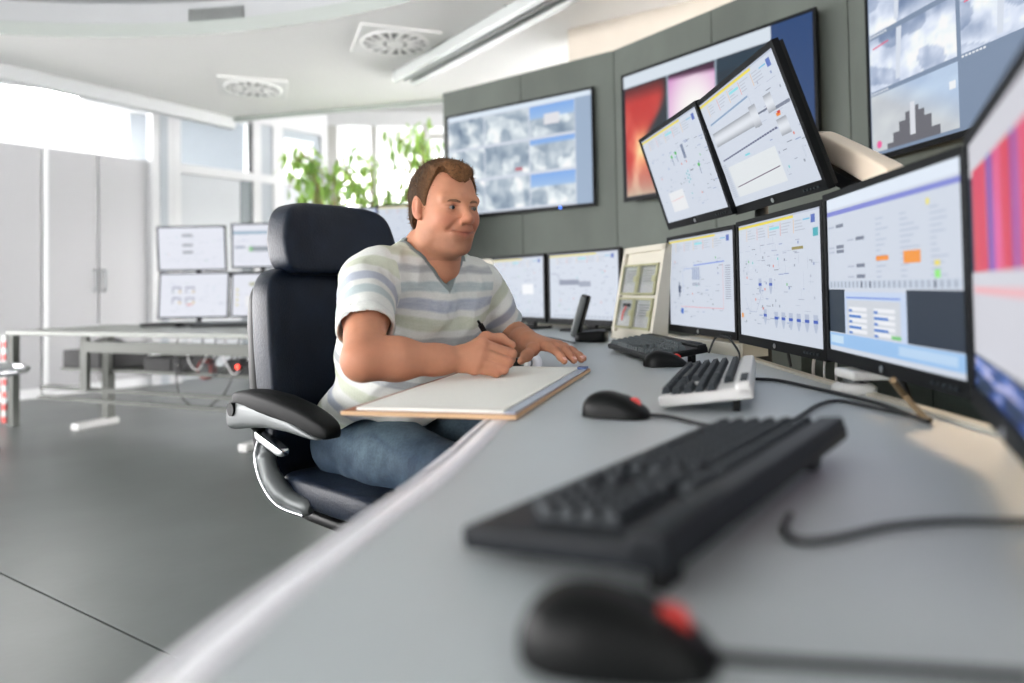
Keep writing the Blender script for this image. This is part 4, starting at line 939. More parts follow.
hr = part('headrest', M_LEATH, ch, lambda b: b.superq((.13, .385, .215), .3, .42, 56, 32, deform=head_d, M=Matrix.Translation((-.275, -.002, 1.105))))
# stitched piping on headrest and back
M_PIPE = mat('leather_piping', rgb(16, 19, 23), .35, noise=.1)
def pipe(pts, par, name='piping', r=.0035): MB().tube(crom(pts, 6), r, 8).build(name, M_PIPE, par)
for s_ in (-1, 1): pipe([(-.20, s_ * .215, .97), (-.188, s_ * .21, .9), (-.182, s_ * .212, .8), (-.176, s_ * .21, .70), (-.172, s_ * .2, .63)], br)
for s_ in (-1, 1):
    a = part('armrest', M_ARMP, ch, lambda b: b.superq((.43, .08, .052), .35, .5, 40, 16, deform=lambda p: (p.x, p.y * (1 - .25 * abs(p.x) / .2), p.z * (1 - .1 * p.x / .215) - .022 * (p.x / .215 + .4) ** 2), M=Matrix.Translation((.015, s_ * .315, .680))))
    part('arm_underside', M_SILVER, a, lambda b: b.superq((.42, .074, .05), .35, .5, 40, 16, deform=lambda p: (p.x, p.y, (p.z - .02) * (1 - .75 * (p.x / .21)) + .02 - .022 * (p.x / .21 + .4) ** 2), M=Matrix.Translation((-.01, s_ * .315, .652))))
    part('pivot_cap', M_BLK, a, lambda b: b.cyl((-.165, s_ * .350, .655), .017, .012, 20, 'Y'))
    br_ = part('side_bracket', M_SILVER, ch, lambda b: b.tube(crom([(-.145, s_ * .262, .57), (-.15, s_ * .266, .525), (-.12, s_ * .266, .47), (-.06, s_ * .258, .43), (.02, s_ * .24, .415)], 6), [.018] * 6 + [.024] * 6 + [.026] * 6 + [.022] * 6 + [.014], 14))
    part('bracket_lever', M_CHROME, br_, lambda b: (b.superq((.14, .03, .026), .4, .5, M=Matrix.Translation((-.10, s_ * .28, .566)) @ Matrix.Rotation(radians(14), 4, 'Y')),))
    part('bracket_rim', M_CHROME, br_, lambda b: b.tube(crom([(-.155, s_ * .284, .565), (-.166, s_ * .288, .52), (-.132, s_ * .288, .46), (-.07, s_ * .28, .415), (.01, s_ * .258, .40)], 6), .006, 8))
    part('arm_support', M_BLK, ch, lambda b: b.tube(crom([(-.15, s_ * .31, .645), (-.19, s_ * .28, .62), (-.21, s_ * .24, .58)], 4), .022, 12))
part('mechanism', M_BLK, ch, lambda b: b.box((0, 0, .325), (.26, .20, .06), bevel=.012))
part('gas_lift', M_BLK, ch, lambda b: (b.cyl((0, 0, .22), .028, .18, 20), b.cyl((0, 0, .14), .04, .12, 20)))
for k in range(5):
    an = 2 * pi * k / 5 + CH_ROT; c_, s_ = cos(an), sin(an)
    lg = part('base_leg', M_BLK, ch, lambda b: b.tube([(0.02 * c_, .02 * s_, .115), (.18 * c_, .18 * s_, .10), (.31 * c_, .31 * s_, .078)], [.03, .026, .02], 12))
    part('caster', M_BLK, lg, lambda b: (b.cyl((.31 * c_ + .014 * s_, .31 * s_ - .014 * c_, .03), .03, .02, 20, 'Y'), b.cyl((.31 * c_ - .014 * s_, .31 * s_ + .014 * c_, .03), .03, .02, 20, 'Y'), b.cyl((.31 * c_, .31 * s_, .06), .012, .04, 12)))

# ------------------------------------------------------------------ plants in front of the windows
M_LEAF = mat('leaf_green', rgb(142, 176, 96), .45, noise=.25, nscale=3)
M_LEAF2 = mat('leaf_dark', rgb(104, 140, 84), .45, noise=.25, nscale=3)
for m in (M_LEAF, M_LEAF2):
    b_ = m.node_tree.nodes['Principled BSDF']; nt = m.node_tree; tr = nt.nodes.new('ShaderNodeBsdfTranslucent'); tr.inputs[0].default_value = (*rgb(176, 214, 90), 1); mx = nt.nodes.new('ShaderNodeMixShader'); mx.inputs[0].default_value = .45
    nt.links.new(b_.outputs[0], mx.inputs[1]); nt.links.new(tr.outputs[0], mx.inputs[2]); nt.links.new(mx.outputs[0], nt.nodes['Material Output'].inputs[0])
M_BARK = mat('bark', rgb(122, 100, 76), .8, noise=.15); M_POT = mat('clay_pot', rgb(150, 110, 86), .6, noise=.06); M_SOIL = mat('soil', rgb(60, 48, 40), .9, noise=.2)
def leafmesh(m):
    v = []; f = []; n = 6
    for i in range(n + 1):
        s_ = i / n; w_ = .032 * sin(pi * min(1, s_ * .92 + .04)) ** .8; z = -.10 * s_ * s_
        v += [(.2 * s_, -w_, z + .006), (.2 * s_, 0, z), (.2 * s_, w_, z + .006)]
    for i in range(n): f += [(3 * i, 3 * i + 3, 3 * i + 4, 3 * i + 1), (3 * i + 1, 3 * i + 4, 3 * i + 5, 3 * i + 2)]
    me = rawmesh('leaf', v, f, True); me.materials.append(m); return me
LM = [leafmesh(M_LEAF), leafmesh(M_LEAF2)]
def plant(name, px, Y, ztop, zlow, spread, nst, nl, seed, label, dens=1.):
    r = random.Random(seed); a = at(px, 300, Y); t = empty(name, (a.x, a.y, 0), 0, label, 'plant', 'tall plants in front of the windows')
    part('pot', M_POT, t, lambda b: b.lathe([(0, 0), (.16, 0), (.21, .38), (.225, .38), (.225, .42), (.2, .42), (.19, .36), (0, .36)], 32)); part('soil', M_SOIL, t, lambda b: b.cyl((0, 0, .35), .188, .03, 24))
    for k in range(nst):
        an = 2 * pi * k / nst + r.random(); R_ = spread * r.uniform(.45, 1); zt = r.uniform(zlow + (ztop - zlow) * .45, ztop)
        P = crom([(.05 * cos(an), .05 * sin(an), .36), (.10 * cos(an), .10 * sin(an), zlow * .6), (.4 * R_ * cos(an), .4 * R_ * sin(an), zlow + (zt - zlow) * .5), (.8 * R_ * cos(an), .8 * R_ * sin(an), zt), (R_ * cos(an), R_ * sin(an), zt - .12)], 6)
        part('stem', M_BARK, t, lambda b: b.tube(P, [.012 - .009 * i / (len(P) - 1) for i in range(len(P))], 6))
        for j in range(nl):
            q = P[int(len(P) * (.45 + .55 * r.random()) - .01)]
            if q.z < zlow: q = Vector((q.x, q.y, zlow + r.random() * .3))
            o = bpy.data.objects.new('leaf', LM[r.random() < .4]); C.objects.link(o); o.parent = t
            o.location = q + Vector((r.uniform(-.10, .10), r.uniform(-.10, .10), r.uniform(-.12, .10))); o.rotation_euler = (r.uniform(-.5, .5), r.uniform(.1, 1.2), r.uniform(0, 2 * pi)); s_ = r.uniform(.40, .70); o.scale = (s_, s_, s_)
plant('weeping_fig', 330, 6.5, 2.26, 1.62, .44, 14, 20, 4, 'dense green weeping fig behind the chair headrest')
plant('weeping_fig', 374, 7.7, 2.34, 1.62, .44, 12, 20, 14, 'lower green weeping fig between the headrest and the tall plant')
plant('weeping_fig', 424, 6.9, 2.62, 1.60, .46, 12, 20, 9, 'tall sparse green plant behind the man\'s head')
# ------------------------------------------------------------------ the man: signed-distance bodies turned into meshes
class Field:
    def __init__(s, lo, hi, h):
        s.lo = np.array(lo, float); s.h = h; s.n = np.ceil((np.array(hi) - s.lo) / h).astype(int) + 1
        s.F = np.full(s.n, .5, np.float32)
    def _sl(s, lo, hi, pad):
        a = np.clip(np.floor((np.array(lo) - pad - s.lo) / s.h).astype(int), 0, s.n); b = np.clip(np.ceil((np.array(hi) + pad - s.lo) / s.h).astype(int) + 1, 0, s.n)
        return a, b
    def op(s, fn, lo, hi, k=0., mode='add', pad=None):
        a, b = s._sl(lo, hi, (k * 1.5 + 3 * s.h) if pad is None else pad)
        if np.any(b <= a): return
        ax = [(s.lo[i] + s.h * np.arange(a[i], b[i])).astype(np.float32) for i in range(3)]
        X, Y, Z = np.meshgrid(*ax, indexing='ij', sparse=True)
        d = fn(X, Y, Z); sl = tuple(slice(a[i], b[i]) for i in range(3)); f = s.F[sl]
        if mode == 'add':
            if k: h = np.clip(.5 + .5 * (f - d) / k, 0, 1); s.F[sl] = f * (1 - h) + d * h - k * h * (1 - h)
            else: s.F[sl] = np.minimum(f, d)
        elif mode == 'sub':
            d = -d
            if k: h = np.clip(.5 - .5 * (f - d) / k, 0, 1); s.F[sl] = f * (1 - h) + d * h + k * h * (1 - h)
            else: s.F[sl] = np.maximum(f, d)
        elif mode == 'disp': s.F[sl] = f + d
        elif mode == 'cut': s.F[sl] = np.maximum(f, d)
    def cap(s, a, b, ra, rb, k=.015, mode='add'):
        a = np.array(a, float); b = np.array(b, float); ba = b - a; L2 = float(ba @ ba); r = max(ra, rb)
        def fn(X, Y, Z):
            t = np.clip(((X - a[0]) * ba[0] + (Y - a[1]) * ba[1] + (Z - a[2]) * ba[2]) / L2, 0, 1)
            return np.sqrt((X - a[0] - ba[0] * t) ** 2 + (Y - a[1] - ba[1] * t) ** 2 + (Z - a[2] - ba[2] * t) ** 2) - (ra + (rb - ra) * t)
        s.op(fn, np.minimum(a, b) - r, np.maximum(a, b) + r, k, mode)
    def ell(s, c, r, A, k=.02, mode='add'):
        c = np.array(c, float); A = np.array(A, float); R_ = max(r)
        def fn(X, Y, Z):
            p = [(X - c[0]) * A[i][0] + (Y - c[1]) * A[i][1] + (Z - c[2]) * A[i][2] for i in range(3)]
            k0 = np.sqrt(sum((p[i] / r[i]) ** 2 for i in range(3))); k1 = np.sqrt(sum((p[i] / r[i] ** 2) ** 2 for i in range(3))) + 1e-6
            return k0 * (k0 - 1) / k1
        ext = np.sqrt(sum((np.array(r)[i] * np.abs(A[i])) ** 2 for i in range(3)))
        s.op(fn, c - ext, c + ext, k, mode)
    def mesh(s):
        F = s.F; ins = F < 0; n = s.n
        cnt = np.zeros(n - 1, np.uint8)
        for i in (0, 1):
            for j in (0, 1):
                for k in (0, 1): cnt += ins[i:n[0] - 1 + i, j:n[1] - 1 + j, k:n[2] - 1 + k]
        act = (cnt > 0) & (cnt < 8); idx = np.argwhere(act); vid = np.full(n - 1, -1, np.int32); vid[act] = np.arange(len(idx))
        acc = np.zeros((len(idx), 3)); w_ = np.zeros(len(idx)); co = [(i, j, k) for i in (0, 1) for j in (0, 1) for k in (0, 1)]
        val = {c: F[idx[:, 0] + c[0], idx[:, 1] + c[1], idx[:, 2] + c[2]].astype(float) for c in co}
        for c in co:
            for ax in range(3):
                if c[ax] == 0:
                    e = list(c); e[ax] = 1; e = tuple(e); va, vb = val[c], val[e]; m = (va < 0) != (vb < 0); t = np.where(m, va / np.where(m, va - vb, 1), 0)
                    p = np.tile(np.array(c, float), (len(idx), 1)); p[:, ax] += t; acc[m] += p[m]; w_[m] += 1
        V = s.lo + (idx + acc / w_[:, None]) * s.h; Q = []
        for ax in range(3):
            o1, o2 = [(1, 2), (2, 0), (0, 1)][ax]; sl0 = [slice(1, n[i] - 1) for i in range(3)]; sl0[ax] = slice(0, n[ax] - 1); sl1 = list(sl0); sl1[ax] = slice(1, n[ax])
            A_ = ins[tuple(sl0)]; B_ = ins[tuple(sl1)]; ed = np.argwhere(A_ != B_); off = np.array([1, 1, 1]); off[ax] = 0; ed = ed + off
            fl = F[tuple(ed.T)] < 0
            def g(d1, d2): q = ed.copy(); q[:, o1] -= d1; q[:, o2] -= d2; return vid[tuple(q.T)]
            quad_ = np.stack([g(1, 1), g(0, 1), g(0, 0), g(1, 0)], 1); quad_[~fl] = quad_[~fl][:, ::-1]; Q.append(quad_)
        return V, np.concatenate(Q)

def smooth_mesh(V, Q, it=2, lam=.5):
    for _ in range(it):
        S = np.zeros_like(V); c = np.zeros(len(V))
        for a in range(4):
            b = (a + 1) % 4; np.add.at(S, Q[:, a], V[Q[:, b]]); np.add.at(c, Q[:, a], 1); np.add.at(S, Q[:, b], V[Q[:, a]]); np.add.at(c, Q[:, b], 1)
        V = V + lam * (S / np.maximum(c, 1)[:, None] - V)
    return V

def np_obj(name, V, Q, m, parent, col=None, loc=None):
    if loc is not None: V = V - np.array(loc)
    me = bpy.data.meshes.new(name); me.from_pydata(V.tolist(), [], Q.tolist()); me.polygons.foreach_set('use_smooth', np.ones(len(Q), bool)); me.update()
    if col is not None:
        a = me.color_attributes.new('Col', 'FLOAT_COLOR', 'POINT'); a.data.foreach_set('color', np.concatenate([col, np.ones((len(col), 1))], 1).astype(np.float32).ravel())
    o = link(name, me, parent, [m] if m else [])
    if loc is not None: o.location = loc
    return o

nN = np.array(N); nW = np.array(Wd); nZ = np.array([0, 0, 1.])
# ---- joints
HIP = np.array([-.375, 1.945, .55]); NECK = np.array([-.214, 1.805, 1.036])
SR = np.array([-.348, 1.675, .975]); ER = np.array([-.308, 1.415, .808]); WR = np.array([-.122, 1.518, .795])
SL = np.array([-.088, 1.950, .955]); EL = np.array([-.005, 2.06, .797]); WL = np.array([.040, 1.872, .806])
HO = np.array([-.168, 1.742, 1.152]); PHI = radians(37)
hx = np.array([sin(PHI), -cos(PHI), -.06]); hx /= np.linalg.norm(hx); hy = np.array([cos(PHI), sin(PHI), 0.]); hz = np.cross(hx, hy); hz /= np.linalg.norm(hz)
HA = [hx, hy, hz]
def Hd(x, y, z): return HO + hx * x + hy * y + hz * z
TA_ = (NECK - HIP); TA_ = TA_ / np.linalg.norm(TA_); TX = nN - TA_ * (nN @ TA_); TX /= np.linalg.norm(TX); TAX = [TX, nW, TA_]
def Tt(f, l, u): return HIP + TX * f + nW * l + TA_ * u     # torso frame: forward, left, up

def torso(fd, g=0., k=.06):
    fd.ell(Tt(.01, 0, .03), (.145 + g, .185 + g, .13 + g), TAX, k)
    fd.ell(Tt(.035, 0, .14), (.150 + g, .178 + g, .15 + g), TAX, k)      # belly
    fd.ell(Tt(.006, 0, .29), (.146 + g, .182 + g, .17 + g), TAX, k)       # ribs
    fd.ell(Tt(.035, .07, .37), (.095 + g, .095 + g, .10 + g), TAX, k); fd.ell(Tt(.035, -.07, .37), (.095 + g, .095 + g, .10 + g), TAX, k)
    fd.cap(SR + (SL - SR) * .12 + np.array([0, 0, .012]), SL + (SR - SL) * .12 + np.array([0, 0, .004]), .055 + g, .055 + g, k)
    fd.cap(SR + (SL - SR) * .2 + nZ * .012, NECK + nZ * .012, .045 + g, .050 + g, .04); fd.cap(SL + (SR - SL) * .2 + nZ * .012, NECK + nZ * .012, .045 + g, .050 + g, .04)

# ---- skin: head, neck, chest, arms, hands as one surface
fd = Field((-.46, 1.34, .735), (.23, 2.20, 1.31), .0023)
fd.ell(Tt(.02, 0, .36), (.10, .15, .12), TAX, .04)
fd.cap(SR + (SL - SR) * .15, SL + (SR - SL) * .15, .05, .05, .05)
fd.cap(Hd(-.028, 0, -.055), NECK - nZ * .005, .055, .062, .03); fd.cap(Hd(.002, 0, -.085), NECK + nN * .038 - nZ * .03, .038, .048, .028)
fd.cap(NECK + nZ * .01 - nW * .02, SR + (SL - SR) * .25 + nZ * .012, .05, .046, .05); fd.cap(NECK + nZ * .01 + nW * .02, SL + (SR - SL) * .25 + nZ * .012, .05, .046, .05)
# head
fd.ell(Hd(-.014, 0, .036), (.096, .0765, .084), HA, .03); fd.ell(Hd(.028, 0, -.02), (.066, .061, .088), HA, .03)
fd.ell(Hd(.026, 0, -.062), (.064, .052, .050), HA, .022); fd.ell(Hd(.073, 0, -.096), (.021, .025, .018), HA, .022); fd.ell(Hd(.036, 0, -.090), (.043, .040, .024), HA, .024)
for s_ in (-1, 1):
    fd.ell(Hd(.058, s_ * .034, -.028), (.028, .025, .024), HA, .022); fd.ell(Hd(.005, s_ * .053, -.062), (.028, .012, .030), HA, .03)
    fd.cap(Hd(.084, s_ * .012, .019), Hd(.072, s_ * .046, .020), .010, .009, .016)
    fd.ell(Hd(.101, s_ * .031, -.001), (.019, .020, .0135), HA, .012, 'sub')
    fd.ell(Hd(.0735, s_ * .031, .000), (.0150, .0160, .0138), HA, .005)
    fd.ell(Hd(.0890, s_ * .031, -.0005), (.0065, .0128, .0036), HA, .002, 'sub')
    fd.ell(Hd(-.004, s_ * .078, .002), (.0175, .0095, .029), HA, .006); fd.ell(Hd(.000, s_ * .0885, .006), (.0105, .0075, .018), HA, .003, 'sub'); fd.ell(Hd(.006, s_ * .079, .002), (.004, .006, .008), HA, .004); fd.ell(Hd(.004, s_ * .076, -.023), (.009, .006, .008), HA, .006)
    fd.ell(Hd(.102, s_ * .0135, -.0325), (.011, .0080, .0075), HA, .005); fd.ell(Hd(.113, s_ * .007, -.0385), (.004, .0038, .003), HA, .003, 'sub')
fd.cap(Hd(.086, 0, .014), Hd(.110, 0, -.024), .0070, .0095, .012); fd.ell(Hd(.1135, 0, -.0275), (.0130, .0115, .0108), HA, .008)
fd.ell(Hd(.076, 0, -.060), (.023, .030, .022), HA, .02); fd.ell(Hd(.104, 0, -.0800), (.010, .020, .005), HA, .012, 'sub')
for s_ in (-1, 1):
    fd.cap(Hd(.0985, s_ * .004, -.0555), Hd(.087, s_ * .0240, -.0585), .0048, .003, .005); fd.cap(Hd(.0965, 0, -.0685), Hd(.087, s_ * .021, -.0625), .0058, .0035, .005)
    fd.cap(Hd(.1045, 0, -.0617), Hd(.0925, s_ * .024, -.0590), .0026, .0022, .002, 'sub'); fd.cap(Hd(.0925, s_ * .024, -.0590), Hd(.0820, s_ * .034, -.0545), .0024, .0020, .003, 'sub')
    fd.cap(Hd(.100, s_ * .020, -.033), Hd(.080, s_ * .038, -.054), .0032, .0022, .010, 'sub')
# right arm and hand
fd.cap(SR, SR + (ER - SR) * .5, .056, .052, .04); fd.cap(SR + (ER - SR) * .45, ER, .050, .041, .02)
mR = ER + (WR - ER) * .34 + np.array([0, 0, .002]); fd.cap(ER, mR, .039, .042, .025); fd.cap(mR, ER + (WR - ER) * .8, .041, .031, .03); fd.cap(ER + (WR - ER) * .75, WR, .031, .027, .02)
def finger(P, r0, r1, k=.0042):
    P = [np.array(p) for p in P]
    for i in range(len(P) - 1):
        a = r0 + (r1 - r0) * i / (len(P) - 1); b = r0 + (r1 - r0) * (i + 1) / (len(P) - 1); fd.cap(P[i], P[i + 1], a, b, k)
    for p in P[1:-1]: fd.ell(p, (a * 1.05,) * 3, np.eye(3), k)
RF = [([-.068, 1.530, .826], [-.004, 1.543, .803], [-.006, 1.583, .788], [-.024, 1.622, .785], .0125, .0092),
      ([-.070, 1.517, .809], [-.012, 1.526, .786], [-.018, 1.572, .776], [-.038, 1.602, .775], .0125, .0092),
      ([-.077, 1.511, .791], [-.022, 1.519, .772], [-.030, 1.564, .768], [-.050, 1.585, .768], .0118, .0088),
      ([-.086, 1.510, .776], [-.038, 1.517, .765], [-.045, 1.556, .764], [-.060, 1.575, .764], .0105, .0080)]
for a, b, c, d, r0, r1 in RF:
    fd.cap(WR + (np.array(a) - WR) * .1, a, .021, .0155, .011); finger((a, b, c, d), r0, r1)
fd.cap(WR + np.array([.012, .012, .004]), [-.070, 1.548, .806], .024, .022, .02)
finger(([-.095, 1.545, .815], [-.062, 1.582, .836], [-.030, 1.596, .832], [-.004, 1.586, .820]), .0165, .0098, .009)
# left arm and hand
fd.cap(SL, SL + (EL - SL) * .5, .056, .050, .04); fd.cap(SL + (EL - SL) * .45, EL, .05, .042, .02)
mL = EL + (WL - EL) * .33; fd.cap(EL, mL, .041, .044, .025); fd.cap(mL, EL + (WL - EL) * .8, .043, .033, .03); fd.cap(EL + (WL - EL) * .75, WL, .032, .028, .02)
LF = [([.084, 1.786, .799], [.108, 1.752, .789], [.119, 1.735, .775], [.126, 1.722, .766], .0120, .0086),
      ([.103, 1.797, .800], [.130, 1.762, .790], [.143, 1.745, .776], [.151, 1.731, .766], .0122, .0086),
      ([.121, 1.815, .796], [.148, 1.783, .787], [.162, 1.767, .774], [.172, 1.755, .765], .0115, .0082),
      ([.135, 1.838, .789], [.158, 1.815, .781], [.172, 1.803, .771], [.182, 1.794, .764], .0102, .0076)]
for a, b, c, d, r0, r1 in LF:
    fd.cap(WL + (np.array(a) - WL) * .1, a, .020, .0145, .011); finger((a, b, c, d), r0, r1)
finger(([.052, 1.838, .798], [.050, 1.795, .789], [.034, 1.765, .777], [.019, 1.742, .766]), .0175, .0098, .010)
V, Q = fd.mesh(); del fd
V = smooth_mesh(V, Q, 1, .5)
hl = np.stack([(V - HO) @ hx, (V - HO) @ hy, (V - HO) @ hz], 1)
base = np.array(rgb(192, 135, 106)); red = np.array(rgb(176, 100, 78)); lipc = np.array(rgb(160, 84, 72)); stub = np.array(rgb(140, 98, 76)); dk = np.array(rgb(120, 70, 58))
col = np.tile(base, (len(V), 1))
nz_ = fbm(V[:, 0] * 40, V[:, 1] * 40, V[:, 2] * 40, 3); col *= (1 + .14 * (nz_ - .5))[:, None]
def mixc(wt, c): 
    global col
    wt = np.clip(wt, 0, 1)[:, None]; col = col * (1 - wt) + c * wt
gs = lambda c, r: np.exp(-(((hl[:, 0] - c[0]) / r[0]) ** 2 + ((np.abs(hl[:, 1]) - c[1]) / r[1]) ** 2 + ((hl[:, 2] - c[2]) / r[2]) ** 2))
inh = (hl[:, 0] > -.1) & (hl[:, 2] > -.13) & (np.abs(hl[:, 1]) < .1)
mixc(.55 * gs((.07, .040, -.030), (.05, .024, .022)) * inh, red); mixc(.5 * gs((.110, 0, -.034), (.02, .016, .018)) * inh, red); mixc(.45 * gs((-.01, .085, -.005), (.03, .015, .035)) * inh, red)
mixc(.95 * np.clip((-.035 - hl[:, 2]) / .045, 0, 1) * np.clip((hl[:, 0] + .02) / .05, 0, 1) * inh * (.55 + .8 * (nz_ - .3)), stub)
mixc(.85 * gs((.094, 0, -.0615), (.02, .021, .0075)) * inh, lipc); mixc(.8 * gs((.10, 0, -.0607), (.02, .020, .0018)) * inh, dk); mixc(.7 * gs((.086, .029, -.0565), (.012, .008, .0022)) * inh, dk)
mixc(.85 * gs((.086, .031, .0042), (.012, .0145, .0014)) * inh, dk * .6); mixc(.35 * gs((.086, .031, -.0045), (.012, .0145, .0016)) * inh, dk)
for a, b, c, d, r0, r1 in RF + LF:
    for p in (a, b):
        wt = .35 * np.exp(-np.sum((V - np.array(p)) ** 2, 1) / .00012); mixc(wt, red)
for E_ in (ER, EL): mixc(.3 * np.exp(-np.sum((V - E_) ** 2, 1) / .002), red)
M_SKIN = mat('skin', (1, 1, 1), .58, spec=.32, attr='Col', bump=.06, bscale=260, noise=.03, nscale=90)
MATS['skin'].node_tree.nodes['Principled BSDF'].inputs['Subsurface Weight'].default_value = .12
MATS['skin'].node_tree.nodes['Principled BSDF'].inputs['Subsurface Radius'].default_value = (.012, .004, .002)
PB = (HIP[0], HIP[1], 0.)
man = np_obj('person', V, Q, M_SKIN, None, col, PB)
tag(man, 'man with short brown hair in a striped pale t-shirt and jeans, seated and writing', 'person')
pl = lambda P: [tuple(np.array(p) - np.array(PB)) for p in P]

# eyes
for s_ in (-1, 1):
    c = Hd(.0735, s_ * .031, 0) - np.array(PB); gx = hx * .93 + hy * .30 - hz * .05; gx /= np.linalg.norm(gx)
    Mx = Matrix.Translation(Vector(c)) @ Vector((1, 0, 0)).rotation_difference(Vector(gx)).to_matrix().to_4x4()
    e = MB().superq((.0262, .0262, .0262), 1, 1, 24, 16, M=Mx).build('eye', mat('eye_white', rgb(160, 150, 144), .25, noise=.02), man)
    MB().cyl((.0128, 0, 0), .0055, .0012, 20, 'X', M=Mx).build('iris', mat('iris_blue_grey', rgb(58, 70, 78), .25, noise=.2, nscale=400), e)
    MB().cyl((.0134, 0, 0), .0026, .0008, 16, 'X', M=Mx).build('pupil', M_BLK, e)
M_HAIR = mat('hair_brown', rgb(104, 84, 64), .8, spec=.15, attr='Col', noise=.2, nscale=200)
for s_ in (-1, 1):
    P = [Hd(.0935, s_ * .011, .0130), Hd(.0918, s_ * .024, .0160), Hd(.0858, s_ * .037, .0165), Hd(.0768, s_ * .048, .0115)]
    MB().tube([Vector(p) for p in pl(P)], [.0026, .0034, .0028, .0012], 8).build('eyebrow', mat('eyebrow_hair', rgb(112, 78, 54), .6, noise=.3, nscale=300), man)
# fingernails
for a, b, c, d, r0, r1 in LF:
    c_ = np.array(c); d_ = np.array(d); ax = d_ - c_; ax /= np.linalg.norm(ax); up = nZ - ax * ax[2]; up /= np.linalg.norm(up); sd = np.cross(up, ax); q = d_ - ax * .001 + up * (r1 * .80) - np.array(PB)
    Mx = Matrix(((ax[0], sd[0], up[0], q[0]), (ax[1], sd[1], up[1], q[1]), (ax[2], sd[2], up[2], q[2]), (0, 0, 0, 1)))
    MB().superq((.012, .010, .004), .5, .6, 16, 8, M=Mx).build('fingernail', mat('fingernail', rgb(226, 176, 160), .3, noise=.02), man)

# ---- hair
fh = Field(HO - .14, HO + .15, .0022)
fh.ell(Hd(-.012, 0, .038), (.1005, .0815, .0905), HA, .02); fh.ell(Hd(.036, 0, .090), (.045, .052, .026), HA, .02); fh.ell(Hd(-.03, 0, -.02), (.070, .074, .060), HA, .02)
HLX = np.array([-.13, -.095, -.07, -.045, -.03, -.014, .010, .016, .024, .034, .044, .056, .066, .11]); HLZ = np.array([-.085, -.08, -.07, -.052, -.030, .018, .020, -.006, -.004, .030, .058, .070, .074, .078])
def hairline(X, Y, Z):
    a = (X - HO[0]) * hx[0] + (Y - HO[1]) * hx[1] + (Z - HO[2]) * hx[2]; b = (X - HO[0]) * hy[0] + (Y - HO[1]) * hy[1] + (Z - HO[2]) * hy[2]; c = (X - HO[0]) * hz[0] + (Y - HO[1]) * hz[1] + (Z - HO[2]) * hz[2]
    z0 = np.interp(a, HLX, HLZ) - .012 * np.clip(1 - (b / .03) ** 2, 0, 1) * (a > .04) + .034 * np.exp(-((a - .052) / .022) ** 2 - ((np.abs(b) - .046) / .018) ** 2)
    return (z0 - c) * .7 + .004 * (vnoise(a * 300, b * 300, c * 300) - .5)
fh.op(lambda X, Y, Z: .006 * (fbm(X * 90, Y * 90, Z * 60, 3) - .5), HO - .14, HO + .15, mode='disp', pad=0)
fh.op(hairline, HO - .14, HO + .15, mode='cut', pad=0)
V, Q = fh.mesh(); V = smooth_mesh(V, Q, 1)
hv = (V - HO); hc = np.stack([hv @ hx, hv @ hy, hv @ hz], 1)
hd_ = np.array(rgb(66, 50, 36)); hl_ = np.array(rgb(134, 94, 62)); wt = np.clip((hc[:, 0] - .0) / .07, 0, 1)[:, None] * .8 + .25 * (fbm(V[:, 0] * 120, V[:, 1] * 120, V[:, 2] * 60, 3) - .5)[:, None]
hair = np_obj('hair', V - np.array(PB), Q, M_HAIR, man, hd_ * (1 - wt) + hl_ * wt); hair['label'] = 'short brown hair, lighter at the front'
rs = np.random.RandomState(8); rb = MB(); sel = rs.choice(len(V), 2600)
cen = Hd(-.014, 0, .02)
for i in sel:
    p = V[i]; n_ = p - cen; n_ /= np.linalg.norm(n_)
    if hc[i, 2] < .0 and hc[i, 0] > -.02: continue
    d_ = n_ * .8 + rs.normal(0, .35, 3) + hx * .35; d_ /= np.linalg.norm(d_); s1 = np.cross(d_, nZ) + 1e-4; s1 /= np.linalg.norm(s1); s2 = np.cross(d_, s1); q = p - n_ * .002; L_ = rs.uniform(.006, .013); r_ = .0011
    tri = [q + s1 * r_, q - s1 * r_ * .5 + s2 * r_ * .87, q - s1 * r_ * .5 - s2 * r_ * .87, q + d_ * L_]
    rb.add([Vector(t_ - np.array(PB)) for t_ in tri], [(0, 1, 3), (1, 2, 3), (2, 0, 3)], True)
st_ = rb.build('hair_strand_tufts', mat('hair_strands', rgb(92, 70, 48), .7, spec=.2, noise=.3, nscale=150), hair); st_['kind'] = 'stuff'

# ---- t-shirt
fs = Field((-.62, 1.44, .60), (.10, 2.24, 1.17), .0038)
torso(fs, .014)
def sleeve(S_, E_, t1, r0, r1):
    e = S_ + (E_ - S_) * t1; fs.cap(S_, e, r0, r1, .04); return e
sr1 = sleeve(SR, ER, .62, .070, .064); sl1 = sleeve(SL, EL, .70, .064, .060)
# folds
def folds(X, Y, Z):
    u = (X - HIP[0]) * nW[0] + (Y - HIP[1]) * nW[1]; f_ = (X - HIP[0]) * nN[0] + (Y - HIP[1]) * nN[1]; z = Z - .55
    low = np.clip((.34 - z) / .3, 0, 1); a = .0090 * np.sin(38 * z + 12 * u + 3.0 * np.sin(9 * u)) * low
    b = .012 * (np.abs(fbm(u * 10 + z * 6, f_ * 10, z * 14 - u * 9, 3) - .5) * 2 - .25); c = .0055 * np.sin(46 * u - 30 * z + 2.5 * np.sin(13 * z)) * np.clip((z - .12) / .2, 0, 1) * vnoise(u * 8 + 3, f_ * 8, z * 8)
    return (a + b + c).astype(np.float32)
fs.op(folds, fs.lo, fs.lo + (fs.n - 1) * fs.h, mode='disp', pad=0)
